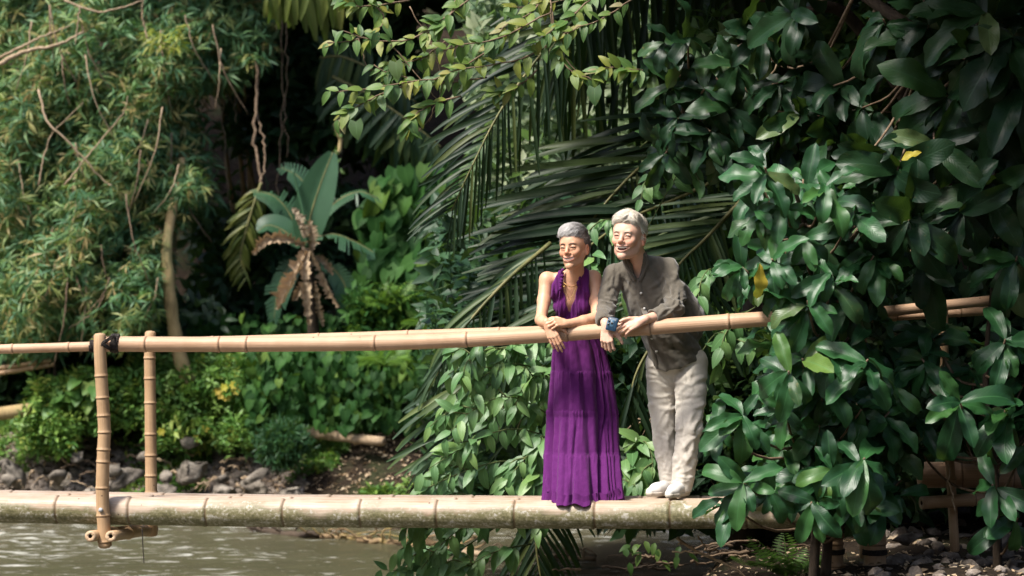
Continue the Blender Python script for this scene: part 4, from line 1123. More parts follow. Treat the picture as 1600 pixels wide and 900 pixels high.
    sg += random_folds(rg, 16, (1018, 640, 1054, 740), 95, 24, (25, 70), (2.5, 5), .0065)
    sg += random_folds(rg, 20, (1054, 640, 1100, 745), 98, 22, (30, 80), (2.5, 5), .0065)
    sg += random_folds(rg, 16, (1026, 650, 1056, 735), 28, 18, (12, 30), (1.6, 3), .0055)
    sg += random_folds(rg, 18, (1056, 655, 1096, 742), 155, 18, (12, 32), (1.6, 3), .0050)
    sg += random_folds(rg, 10, (1040, 738, 1082, 760), 10, 14, (12, 26), (1.5, 2.6), .0070)
    sg += [(1057, 590, 1054, 700, 3, .010), (1068, 575, 1060, 620, 3, .007)]
    tv = tv + N * (.62 * folds(px, py, sg) + .0035 * fbm(tv[:, 0], tv[:, 1], tv[:, 2], 10, 3) + .0010 * fbm(tv[:, 0], tv[:, 1], tv[:, 2], 60, 2))[:, None]
    link('trousers', make_mesh('trousers', tv, tf, M_TROUSER), root)
    # ---- shoes
    for a, t, Yh in (((1046, 768), (1016, 777), 0), ((1068, 766), (1046, 776), 1)):
        ya, yt = (.25, .14) if Yh == 0 else (.14, -.02)
        A_, T_ = q(a[0], a[1], ya), q(t[0], t[1], yt)
        G = Sdf(np.minimum(A_, T_) - .10, np.maximum(A_, T_) + .10, .0032); zf = .008 + (.0 if Yh == 0 else .004)
        heel = np.array([A_[0] + .004, A_[1] + .01, zf + .040]); ball_ = np.array([A_[0]*.3 + T_[0]*.7, A_[1]*.3 + T_[1]*.7, zf + .030]); toe = np.array([T_[0], T_[1], zf + .022])
        heel[2] -= .010; ball_[2] -= .006; toe[2] -= .006
        G.chain([heel, ball_, toe], [.034, .036, .025], .02); G.cap(heel + [0, 0, .012], heel + [-.008, -.008, .034], .033, .031, .015); G.cap((heel + ball_)/2 + [0, 0, .018], ball_ + [0, 0, .006], .029, .026, .02)
        G.D = np.maximum(G.D, (zf - G.ax[2][None, None, :]).astype(np.float32) + 0*G.D)
        G.cap(heel + [-.008, -.008, .08], heel + [-.01, -.01, .12], .036, .04, .006, 'sub')
        V, F = G.mesh(); V = relax(V, F, 2); so = link('shoe', make_mesh('shoe', V, F, M_SHOE), root)
        H = Sdf(np.minimum(A_, T_) - .10, np.maximum(A_, T_) + .06, .0032)
        H.chain([heel * [1, 1, 0] + [0, 0, zf + .010], ball_ * [1, 1, 0] + [0, 0, zf + .010], toe * [1, 1, 0] + [0, 0, zf + .010]], [.037, .039, .028], .02)
        Zg = H.ax[2][None, None, :]; H.D = np.maximum(H.D, np.maximum(zf - .012 - Zg, Zg - zf - .012).astype(np.float32) + 0*H.D)
        V, F = H.mesh(); V = relax(V, F, 1); s2 = link('sole', make_mesh('sole', V, F, M_SOLE)); s2.parent = so; s2.location = -parent_world(so)
        ld = unit(T_ - A_); sd = np.cross(ld, [0, 0, 1.0]); lc = []
        for k in range(4):
            c = heel * (.60 - .13*k) + ball_ * (.40 + .13*k) + [0, 0, .045 - .006*k]
            lc.append(tube_arrays(smooth_path([c - sd*.018 - [0, 0, .006], c + [0, 0, .007], c + sd*.018 - [0, 0, .006]], 8), .0026, 6))
        V, F = join_arrays(lc); s3 = link('lace', make_mesh('lace', V, F, M_SOLE)); s3.parent = so; s3.location = -parent_world(so)

def rounded_box(c, ax, half, rad, seg=4):
    """slab with rounded corners and a small edge bevel; ax = three unit vectors (wide, long, thick)"""
    w, h, t = half; prof = []
    for sx, sy, a0 in ((1, 1, 0), (-1, 1, 90), (-1, -1, 180), (1, -1, 270)):
        for k in range(seg + 1):
            a = math.radians(a0 + 90 * k / seg); prof.append((sx * (w - rad) + rad * math.cos(a), sy * (h - rad) + rad * math.sin(a)))
    n = len(prof); V = []; b = min(t * .45, .002)
    for z, s in ((-t, b), (-t + b, 0), (t - b, 0), (t, b)):
        for x, y in prof:
            L = math.hypot(x, y); V.append(np.asarray(c) + ax[0] * x * (1 - s / L) + ax[1] * y * (1 - s / L) + ax[2] * z)
    F = [(r*n + i, r*n + (i+1) % n, (r+1)*n + (i+1) % n, (r+1)*n + i) for r in range(3) for i in range(n)]
    V.append(np.asarray(c) - ax[2] * t); V.append(np.asarray(c) + ax[2] * t)
    F += [(4*n, (i+1) % n, i) for i in range(n)] + [(4*n + 1, 3*n + i, 3*n + (i+1) % n) for i in range(n)]
    return np.array(V), F

def build_phone():
    c = P(957, 505, -.222); n = unit([-.25, -.93, .28])
    x = unit(np.array([.96, 0, -.28])); x = unit(x - n * (x @ n)); y = np.cross(n, x); y = y if y[2] > 0 else -y
    root = empty('phone', c, 'dark blue phone with round camera lenses, held in the man\'s hands above the handrail', 'phone')
    V, F = rounded_box(c - y*.006, (x, y, n), (.031, .040, .0050), .009); link('case', make_mesh('case', V, F, M_PHONE), root)
    cc = c - x * .010 - y * .002 + n * .006
    V, F = rounded_box(cc, (x, y, n), (.0215, .0215, .0020), .007); pl = link('camera_plate', make_mesh('camera_plate', V, F, M_PHONE2), root)
    for dx, dy in ((-.0095, .0095), (-.0095, -.0095), (.0095, 0)):
        b = cc + x * dx + y * dy + n * .002
        V, F = tube_arrays([b, b + n * .003], [.0080, .0080], 16); o = link('lens_ring', make_mesh('lens_ring', V, F, M_LENSRING)); o.parent = pl; o.location = -parent_world(pl)
        V, F = tube_arrays([b + n * .0010, b + n * .0037], [.0062, .0062], 16); o = link('lens', make_mesh('lens', V, F, M_LENS)); o.parent = pl; o.location = -parent_world(pl)
build_man(); build_phone()
# ================================================================== plants
def leaf_tpl(kind, nl=5, nw=2, fold=.25, droop=.6, wave=0.0, wf=3.0, rip=0.0, sc=1.0):
    """one leaf of unit length along +X, upper side +Z: (V, quads, uv)"""
    t = np.linspace(0, 1, nl + 1)
    w = {'big':   .190 * np.clip(np.sin(np.pi * np.clip(t * .985, 0, 1) ** 1.18), 0, 1) ** .62 + .010 * (t < .05),
         'lance': .150 * np.sin(np.pi * t ** .72) ** .9 + .004,
         'ovate': .225 * np.sin(np.pi * t ** .66) ** .85 + .004,
         'heart': .42 * np.clip(np.sin(np.pi * (t * .93 + .07) ** .55), 0, 1) ** .8 + .002,
         'strap': .034 * np.sin(np.pi * (t * .97 + .02)) ** .35,
         'blade': .075 * np.sin(np.pi * t ** .7) ** .8 + .002}[kind] * sc
    if kind in ('big', 'lance', 'ovate', 'heart', 'blade'): w[-1] = .002
    a = droop * t ** 1.2; dx = np.cos(a); dz = -np.sin(a)
    x = np.concatenate([[0], np.cumsum((dx[1:] + dx[:-1]) / 2 * np.diff(t))]); z = np.concatenate([[0], np.cumsum((dz[1:] + dz[:-1]) / 2 * np.diff(t))])
    v = np.linspace(-1, 1, nw + 1); V = []; UV = []
    for i in range(nl + 1):
        for q in v:
            off = abs(q) * w[i] * math.sin(fold) + wave * w[i] * math.sin(wf * 6.28 * t[i] + (1.3 if q > 0 else 0)) * q * q + (rip * w[i] * (1 if i % 2 else -1) * abs(q))
            back = -.16 * abs(q) if kind == 'heart' and i == 0 else 0
            V.append((x[i] + back - off * math.sin(a[i]) * -1 * .0 + off * math.sin(a[i]), q * w[i] * math.cos(fold), z[i] + off * math.cos(a[i]))); UV.append((t[i], .5 + q / 2))
    F = [(i*(nw+1) + k, (i+1)*(nw+1) + k, (i+1)*(nw+1) + k + 1, i*(nw+1) + k + 1) for i in range(nl) for k in range(nw)]
    return np.array(V), np.array(F, np.int32), np.array(UV)

def cluster_tpl(leaves):
    """several (tpl, matrix) joined into one template"""
    V = []; F = []; U = []; o = 0
    for (v, f, u), M in leaves:
        V.append(v @ M[:3, :3].T + M[:3, 3]); F.append(f + o); U.append(u); o += len(v)
    return np.vstack(V), np.vstack(F), np.vstack(U)

def basis(p, d, u, s):
    """matrices (N,4,4): +X along d, +Z near u, scaled by s"""
    p = np.atleast_2d(np.asarray(p, float)); d = np.atleast_2d(np.asarray(d, float)); n = max(len(p), len(d))
    p = np.broadcast_to(p, (n, 3)); x = unit(np.broadcast_to(d, (n, 3))); u = np.broadcast_to(np.atleast_2d(np.asarray(u, float)), (n, 3))
    z = unit(u - x * (u * x).sum(1, keepdims=True)); y = np.cross(z, x); s = np.broadcast_to(np.asarray(s, float), (n,))[:, None]
    M = np.zeros((n, 4, 4)); M[:, :3, 0] = x * s; M[:, :3, 1] = y * s; M[:, :3, 2] = z * s; M[:, :3, 3] = p; M[:, 3, 3] = 1
    return M

def screen(p):
    D = np.maximum(p[:, 1] + 14.0, .1); return 800 + p[:, 0] * FPX / D, 450 - (p[:, 2] - 1.215) * FPX / D, D

MESH_CACHE = {}
N_PARTS = [0]
def place(parent, name, tpls, M, mat, n_parts=300, rg=None, rest='foliage', tidx=None, front=.15):
    """leaves as parts sharing mesh data for the n_parts that show largest; the others joined into one 'stuff' part"""
    M = np.asarray(M); rg = rg or RNG
    if len(M) == 0: return
    if tidx is None: tidx = rg.integers(0, len(tpls), len(M))
    px, py, D = screen(M[:, :3, 3]); size = np.linalg.norm(M[:, :3, 0], axis=1)
    ins = (px > -30) & (px < 1630) & (py > -30) & (py < 930)
    score = size / D * (1 - front * (M[:, 1, 3] - M[:, 1, 3].min())) + np.where(ins, 10, 0)
    order = np.argsort(-score); part = order[:n_parts]; part = part[ins[part]]; rst = np.setdiff1d(np.arange(len(M)), part)
    pw = parent_world(parent); Tm = Matrix.Translation(-pw)
    for i in part:
        k = (id(tpls), int(tidx[i]), mat.name, name)
        if k not in MESH_CACHE:
            v, f, u = tpls[tidx[i]]; MESH_CACHE[k] = (make_mesh(name, v, f, mat, True, None, u), tpls)
        o = bpy.data.objects.new(name, MESH_CACHE[k][0]); COL.objects.link(o); o.parent = parent
        o.matrix_basis = Tm @ Matrix(M[i].tolist())
    N_PARTS[0] += len(part)
    if len(rst):
        Vs = []; Fs = []; Us = []; Rs = []; o_ = 0
        for k, (v, f, u) in enumerate(tpls):
            ii = rst[tidx[rst] == k]
            if not len(ii): continue
            VV = np.einsum('nij,vj->nvi', M[ii][:, :3, :3], v) + M[ii][:, None, :3, 3]
            FF = f[None] + (np.arange(len(ii)) * len(v))[:, None, None] + o_
            Vs.append(VV.reshape(-1, 3)); Fs.append(FF.reshape(-1, 4)); Us.append(np.tile(u, (len(ii), 1))); Rs.append(np.repeat(rg.random(len(ii)), len(v))); o_ += len(v) * len(ii)
        me = make_mesh(rest, np.vstack(Vs), np.vstack(Fs).astype(np.int32), mat, True, {'rnd': np.concatenate(Rs)}, np.vstack(Us))
        o = link(rest, me, parent); tag(o, kind='stuff')
        return o

def twig(name, pts, r0, r1, mat, parent, n=14, seg=6, jit=0.0, rg=RNG):
    p = smooth_path(pts, n)
    if jit: p[1:-1] += rg.normal(0, jit, (n - 2, 3))
    return tube(name, p, np.linspace(r0, r1, n), mat, parent, seg)

def joined_twigs(name, lst, mat, parent):
    arr = [tube_arrays(p, r, 5, True) for p, r in lst]
    V, F = join_arrays(arr); o = link(name, make_mesh(name, V, F, mat), parent); tag(o, kind='stuff'); return o

# ---- leaf materials (own leaf colours; some thicket and palm tones have sunlight painted in)
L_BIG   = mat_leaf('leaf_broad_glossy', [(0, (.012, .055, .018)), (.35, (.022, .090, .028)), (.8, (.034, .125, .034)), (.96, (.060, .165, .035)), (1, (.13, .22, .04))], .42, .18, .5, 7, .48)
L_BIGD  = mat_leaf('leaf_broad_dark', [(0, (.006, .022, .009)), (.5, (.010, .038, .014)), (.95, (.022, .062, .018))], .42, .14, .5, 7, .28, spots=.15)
L_BIGL  = mat_leaf('leaf_broad_worn', [(0, (.03, .08, .025)), (.5, (.06, .12, .04)), (1, (.13, .18, .06))], .4, .2, .5, 7, .4, spots=.6)
L_DROOP = mat_leaf('leaf_drooping', [(0, (.09, .21, .07)), (.5, (.16, .32, .12)), (1, (.27, .44, .13))], .38, .34, .5, 7, .45)
L_HEART = mat_leaf('leaf_heart_dark', [(0, (.014, .058, .018)), (.5, (.028, .095, .030)), (.9, (.050, .14, .034)), (1, (.12, .20, .04))], .5, .2, .5, 6, .4)
L_CREEP = mat_leaf('leaf_creeper', [(0, (.012, .050, .010)), (.5, (.028, .095, .020)), (.85, (.055, .145, .028)), (1, (.12, .20, .03))], .62, .25, .4, 6, .15)
L_TOP   = mat_leaf('leaf_vine_bright', [(0, (.07, .15, .05)), (.4, (.13, .25, .06)), (.7, (.24, .32, .06)), (.93, (.36, .34, .06)), (1, (.42, .36, .20))], .45, .42, .5, 6, .4, spots=.3)
L_PALM  = mat_leaf('leaflet_palm', [(0, (.010, .024, .013)), (.5, (.017, .038, .018)), (.82, (.030, .055, .020)), (1, (.09, .11, .03))], .45, .14, .25, 0, .22)
L_PALMY = mat_leaf('leaflet_palm_yellowing', [(0, (.09, .13, .03)), (.6, (.15, .18, .035)), (1, (.22, .22, .05))], .45, .35, .2, 0, .4)
L_PALMG = mat_leaf('leaflet_palm_grey', [(0, (.028, .058, .030)), (.6, (.055, .10, .045)), (1, (.13, .17, .05))], .45, .2, .2, 0, .28)
L_BAMB  = mat_leaf('leaf_bamboo', [(0, (.07, .175, .085)), (.40, (.12, .25, .10)), (.68, (.20, .30, .09)), (.86, (.34, .32, .10)), (1, (.42, .29, .12))], .5, .3, .2, 0, .35)
L_BAMBY = mat_leaf('leaf_bamboo_yellow', [(0, (.25, .30, .04)), (1, (.38, .38, .06))], .5, .35, .2, 0, .35)
L_COVER = mat_leaf('leaf_ground_cover', [(0, (.08, .20, .04)), (.5, (.15, .30, .065)), (.85, (.25, .38, .07)), (1, (.38, .40, .08))], .5, .3, .2, 0, .35)
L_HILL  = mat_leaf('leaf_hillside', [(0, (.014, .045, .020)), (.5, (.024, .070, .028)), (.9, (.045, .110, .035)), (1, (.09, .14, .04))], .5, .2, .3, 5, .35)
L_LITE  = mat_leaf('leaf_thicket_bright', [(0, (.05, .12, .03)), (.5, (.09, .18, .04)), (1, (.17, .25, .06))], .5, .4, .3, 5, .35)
L_PALE  = mat_leaf('leaf_thicket_sunlit', [(0, (.12, .20, .10)), (.5, (.22, .30, .17)), (1, (.36, .40, .24))], .5, .4, .3, 5, .35)
L_FERN  = mat_leaf('leaf_fern', [(0, (.06, .15, .02)), (1, (.14, .26, .04))], .5, .35, .2, 0, .35)
L_BUSH  = mat_leaf('leaf_feathery', [(0, (.025, .085, .035)), (1, (.05, .14, .05))], .5, .25, .2, 0, .35)
L_BANANA = mat_leaf('leaf_banana', [(0, (.035, .095, .05)), (1, (.06, .14, .065))], .4, .2, .6, 22, .4)
L_DEAD  = mat_leaf('leaf_dry', [(0, (.40, .28, .17)), (.6, (.54, .41, .27)), (1, (.62, .50, .36))], .8, .15, .5, 14, .2, tr_col=(.4, .25, .12))
L_YEL   = mat_leaf('leaf_yellow', [(0, (.45, .42, .04)), (1, (.55, .38, .05))], .5, .3, .3, 6, .3)
M_TWIG = mat_noise('twig_bark', (.10, .065, .04), (.24, .17, .11), 30, .8, .5, .004)
M_TWIGT = mat_noise('twig_tan', (.24, .17, .10), (.40, .30, .20), 30, .8, .5, .004)
M_TWIGG = mat_noise('twig_green', (.06, .09, .03), (.13, .15, .05), 30, .7, .4, .003)
M_TRUNK = mat_noise('trunk_tan', (.16, .11, .05), (.34, .25, .12), 7, .85, .6, .01, stretch=(1, 1, .3), c3=(.20, .20, .08))
M_BARK = mat_noise('bark_dark', (.035, .025, .018), (.09, .065, .045), 9, .9, .7, .02, stretch=(1, 1, .3))
M_RACHIS = mat_noise('palm_stalk', (.10, .11, .04), (.20, .18, .07), 12, .5, .3, .004)
M_ROCK = mat_noise('rock', (.07, .060, .048), (.18, .155, .125), 9, .9, .9, .03, c3=(.33, .29, .24))
M_RUBBLE = mat_noise('rubble', (.08, .062, .050), (.19, .155, .125), 8, .9, .9, .03, c3=(.34, .29, .25))
M_DRIFT = mat_noise('driftwood', (.09, .055, .03), (.22, .15, .08), 6, .85, .6, .01, c3=(.36, .28, .09))

T_BIG = [leaf_tpl('big', 11, 4, f, d, w, wf, rp) for f, d, w, wf, rp in ((.30, .8, .26, 2.2, .05), (.20, 1.3, .34, 1.7, .06), (.42, .45, .22, 2.6, .05), (.14, 1.0, .42, 2.0, .07), (.50, .7, .28, 2.9, .04), (.34, 1.5, .30, 1.4, .06))]
T_LANCE = [leaf_tpl('lance', 5, 2, f, d) for f, d in ((.25, .6), (.35, .9), (.15, .4), (.3, 1.2))]
T_OVATE = [leaf_tpl('ovate', 5, 2, f, d) for f, d in ((.22, .6), (.32, .9), (.12, .4), (.4, .8))]
T_DROOP = [leaf_tpl('ovate', 5, 2, f, d, sc=.86) for f, d in ((.25, .6), (.35, .9), (.15, .4), (.3, 1.2))]
T_HEART = [leaf_tpl('heart', 5, 4, f, d, .08, 2) for f, d in ((.15, .5), (.25, .8), (.1, .3))]
T_STRAP = [leaf_tpl('strap', 6, 2, f, d) for f, d in ((.45, .25), (.5, .55), (.4, .9), (.5, .10))] + [leaf_tpl('strap', 6, 2, .45, d, sc=.62) for d in (.12, .3)]
T_SMALL = [leaf_tpl('ovate', 2, 2, .25, d) for d in (.4, .8)]
def star(rg, n=6, spread=1.0, kind='blade'):
    L = leaf_tpl(kind, 2, 2, .2, .7); L1 = [(v, f, u) for v, f, u in [L]]; out = []
    for i in range(n):
        a = rg.uniform(0, 6.28); e = rg.uniform(-.2, .9) * spread
        d = np.array([math.cos(a) * math.cos(e), math.sin(a) * math.cos(e), -math.sin(e)]); out.append((L, basis([0, 0, 0], d, rg.normal(0, .5, 3) + [0, 0, 1], rg.uniform(.6, 1.0))[0]))
    return cluster_tpl(out)
_r = np.random.default_rng(3)
T_STAR = [star(_r, 7) for _ in range(6)]
def clump(rg, n=9):
    out = []
    for i in range(n):
        a = 2.4 * i; p = np.array([0, 0, -.5 + i / n]); d = unit(np.array([math.cos(a), math.sin(a), .25]) + rg.normal(0, .25, 3)); out.append((T_SMALL[i % 2], basis(p, d, rg.normal(0, .35, 3) + [0, -.3, 1], rg.uniform(.45, .75))[0]))
    out.append((leaf_tpl('strap', 4, 2, .9, .2, sc=.9), basis([0, 0, -.6], [0, 0, 1], [0, -1, 0], 1.15)[0]))
    return cluster_tpl(out)
T_CLUMP = [clump(_r) for _ in range(5)]
def fern_tpl(n=11, droop=1.0):
    out = []; b = leaf_tpl('blade', 2, 2, .1, .3, sc=1.3)
    t = np.linspace(.08, 1, n); a = droop * t; x = np.cumsum(np.cos(a)) / n; z = -np.cumsum(np.sin(a)) / n * .8 + .25 * t
    for i in range(n):
        for q in (-1, 1):
            out.append((b, basis([x[i], 0, z[i]], [.45 * math.cos(a[i]), q, -.25], [0, 0, 1], .34 * math.sin(np.pi * min(1, .2 + .8*t[i]) ) + .06)[0]))
    st = leaf_tpl('strap', 5, 2, .1, droop, sc=.5); out.append((st, np.eye(4)))
    return cluster_tpl(out)
T_FERN = [fern_tpl(11, d) for d in (.7, 1.1, 1.4)]

def pix(rg, n, box, Y):
    """n random world points inside a photo box at depths Y=(lo,hi)"""
    x = rg.uniform(box[0], box[2], n); y = rg.uniform(box[1], box[3], n); Yv = rg.uniform(Y[0], Y[1], n); D = Yv + 14
    return np.stack([(x - 800) * D / FPX, Yv, 1.215 - (y - 450) * D / FPX], 1)

# ------------------------------------------------------------------ broad-leaved shrub in front, right
def rosette(rg, c, axis, n, L, spread=(.75, 1.65), down=.10, face=.6):
    """leaves radiating round a shoot tip"""
    axis = unit(axis); a0 = np.cross(axis, [.3, .1, 1.0]); a0 = unit(a0); b0 = np.cross(axis, a0); M = []
    for i in range(n):
        ph = 2.4 * i + rg.uniform(-.5, .5); sp = rg.uniform(*spread); r = a0 * math.cos(ph) + b0 * math.sin(ph)
        d = axis * math.cos(sp) + r * math.sin(sp) + np.array([-.12, 0, -down - .55 * rg.random()]) + rg.normal(0, .12, 3); u = axis * (.7) + np.array([0, -face, .6]) - r * .15 + rg.normal(0, .28, 3)
        M.append(basis(c + axis * rg.uniform(-.10, .02), d, u, L * rg.uniform(.62, 1.12))[0])
    return M

def broad_shrub(name, label, cat, base, trunk_pts, heads, rg, mat, L=.34, fill=None, n_fill=0, parts=300, fillmat=None, nleaf=(7, 11), tr=.03, worn=.05):
    root = empty(name, base, label, cat); M = []
    tp = smooth_path(trunk_pts, 60); tube('trunk', tp, np.linspace(tr, tr * .35, 60), M_BARK, root, 8)
    hs = [(P(x, y, Y), k) for x, y, Y, k in heads]
    if fill is not None:
        for p in pix(rg, n_fill, fill[0], fill[1]): hs.append((p, 1.0))
    lst = []
    for i, (c, k) in enumerate(hs):
        j = np.argmin(np.linalg.norm(tp - (c + [0, .1, -.25]), axis=1)); src = tp[j]
        mid = (src + c) / 2 + np.array([0, .08, -.10]); lst.append((smooth_path([src, mid, c], 8), np.linspace(.010, .006, 8)))
        ax = unit(c - src + np.array([rg.uniform(-.3, .1), -.45, .35])); ax = unit(ax + rg.normal(0, .28, 3))
        M += rosette(rg, c, ax, int(rg.integers(*nleaf)), L * k)
    for p, r in lst[:40]: tube('branch', p, r, M_TWIG, root, 5)
    M = np.array(M); w = rg.random(len(M)) < worn
    place(root, 'leaf', T_BIG, M[~w], mat, parts, rg)
    if w.any(): place(root, 'leaf', T_BIG, M[w], L_BIGL, 40, rg, rest='old_foliage')
    return root

def build_right_shrubs():
    rg = np.random.default_rng(101)
    H1 = [(1195, 262, -.9, 1.0), (1222, 310, -.85, .95), (1290, 295, -.9, 1.0), (1180, 330, -.8, .8), (1160, 418, -.75, .8), (1206, 405, -.9, 1.0), (1258, 372, -.8, .9), (1335, 330, -.8, 1.0),
          (1262, 470, -.95, 1.0), (1228, 440, -.8, .8), (1300, 430, -.9, 1.0), (1365, 400, -.7, 1.0)]
    broad_shrub('broad_leaved_shrub', 'glossy broad-leaved shrub whose upper shoots hang over the right end of the handrail', 'shrub', P(1290, 900, -.3),
                [P(1290, 900, -.3), P(1300, 700, -.35), P(1290, 500, -.4), P(1260, 360, -.5), P(1240, 290, -.6)], H1, rg, L_BIG, .265, ((1175, 270, 1400, 480), (-.6, .1)), 40)
    H2 = [(1232, 580, -1.0, .95), (1254, 560, -.9, 1.0), (1300, 545, -.85, 1.0), (1356, 562, -1.0, 1.05), (1160, 650, -1.05, 1.0), (1120, 668, -.95, .7), (1162, 755, -1.1, 1.0), (1130, 780, -1.0, .8), (1346, 640, -.8, .9), (1351, 716, -1.1, 1.1),
          (1300, 735, -.95, .9), (1336, 775, -1.0, .9), (1268, 785, -1.05, .9), (1225, 640, -.8, .8), (1288, 610, -.8, .9), (1205, 770, -.95, .8), (1280, 665, -.7, .9)]
    broad_shrub('broad_leaved_shrub', 'lower broad-leaved shrub covering the right end of the thick deck poles', 'shrub', P(1270, 920, -.35),
                [P(1270, 920, -.35), P(1275, 800, -.4), P(1265, 690, -.45), P(1280, 590, -.5), P(1290, 540, -.55)], H2, rg, L_BIG, .275, ((1200, 520, 1410, 790), (-.6, .1)), 52)
    H3 = [(1571, 530, -.6, 1.0), (1500, 629, -.7, 1.1), (1440, 560, -.4, .9), (1571, 640, -.5, 1.0), (1551, 757, -.5, .9), (1590, 400, -.5, 1.0), (1600, 700, -.4, 1.0), (1590, 810, -.4, .9)]
    broad_shrub('broad_leaved_shrub', 'dark broad-leaved shrub at the right edge in front of the upright bamboo post', 'shrub', P(1560, 920, -.1),
                [P(1560, 920, -.1), P(1555, 760, -.2), P(1540, 600, -.25), P(1550, 450, -.3)], H3, rg, L_BIG, .31, ((1400, 525, 1640, 690), (-.1, .4)), 34)
    H4 = [(1400, 270, -.7, 1.05), (1460, 225, -.6, 1.0), (1500, 330, -.6, 1.0), (1420, 345, -.8, 1.0), (1350, 250, -.6, .9), (1480, 150, -.5, 1.1), (1560, 200, -.5, 1.1), (1545, 300, -.5, 1.0), (1600, 280, -.5, 1.0), (1440, 410, -.5, 1.0), (1510, 80, -.6, 1.2),
          (1580, 60, -.7, 1.3), (1540, 20, -.6, 1.2), (1450, 40, -.4, 1.0), (1380, 30, -.3, 1.0), (1595, 140, -.7, 1.1)]
    broad_shrub('broad_leaved_tree', 'dark tree with large dull leaves filling the upper right corner', 'tree', [4.6, .4, -.3],
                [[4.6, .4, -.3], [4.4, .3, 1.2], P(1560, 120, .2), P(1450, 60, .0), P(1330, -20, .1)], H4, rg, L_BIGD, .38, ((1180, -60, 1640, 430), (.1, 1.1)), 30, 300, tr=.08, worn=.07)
    H5 = [(1040, 70, .8, .9), (1075, 60, .7, .9), (1110, 85, .8, .9), (1050, 130, .8, .9), (1100, 140, .7, 1.0), (1150, 100, .7, 1.0), (1060, 185, .8, 1.0), (1110, 205, .7, 1.0), (1140, 170, .7, 1.0), (1020, 110, .9, .8), (1190, 60, .6, 1.0), (1040, 240, .9, .9), (1215, 130, .6, 1.0), (1235, 30, .5, 1.0), (1290, 90, .5, 1.0), (1250, 180, .5, 1.0), (1310, 190, .4, 1.0)]
    broad_shrub('broad_leaved_tree', 'broad-leaved tree with a dark hanging leaf mass above the man and right of the palm', 'tree', [3.2, 2.3, -.3],
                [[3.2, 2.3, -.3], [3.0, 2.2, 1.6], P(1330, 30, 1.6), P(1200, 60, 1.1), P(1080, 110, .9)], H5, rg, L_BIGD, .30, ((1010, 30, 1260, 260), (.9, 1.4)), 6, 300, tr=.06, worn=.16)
    # bare tan stems rising through the leaves
    lo = [[(1140, 175, .9), (1200, 120, .9), (1245, 60, .85), (1275, 38, .8)], [(1395, 205, .1), (1410, 170, .1), (1450, 90, .05), (1460, 40, .0)], [(1500, 170, -.2), (1520, 120, -.25), (1517, 90, -.3)],
          [(1380, 420, .2), (1440, 385, .1), (1540, 350, .0)], [(1475, 560, .1), (1478, 700, .0), (1492, 800, .0)]]
    r = empty('climbing_plant', P(1475, 830, .1), 'thin tan climbing stems showing between the dark leaves at the right', 'climber')
    for pts in lo: twig('stem', [P(*p) for p in pts], .0085, .005, M_TWIGT, r, 24, 6, .006, rg)
build_right_shrubs()

# ------------------------------------------------------------------ palm
def frond(root, path, sides, n, rg, mat, name='frond', r0=.016, gap=.06):
    """sides: list of (dir at base, dir at tip, length, template choice, depth tilt) in photo axes"""
    pts = smooth_path([P(*p) for p in path], 40); fr = tube(name, pts, np.linspace(r0, r0 * .25, 40), M_RACHIS, root, 6)
    M = []; I = []
    for d0, d1, L, tc, dep in sides:
        for k in range(n):
            t = gap + (1 - gap) * (k + rg.uniform(-.3, .3)) / n; t = min(max(t, 0), 1); i = t * 39; p = pts[int(i)] + (pts[min(39, int(i) + 1)] - pts[int(i)]) * (i % 1)
            d = np.array(d0) * (1 - t) + np.array(d1) * t; w = np.array([d[0], rg.normal(dep, .12), -d[1]]); w = unit(w + rg.normal(0, .055, 3))
            u = np.array([rg.normal(.1, .25), -1.0, .9 + rg.normal(0, .3)]); l = L * (1.0 - .45 * abs(t - .35) ** 1.3 * 2) * rg.uniform(.85, 1.1)
            M.append(basis(p, w, u, max(l, .12))[0]); I.append(int(rg.choice(tc)))
    return fr, M, I

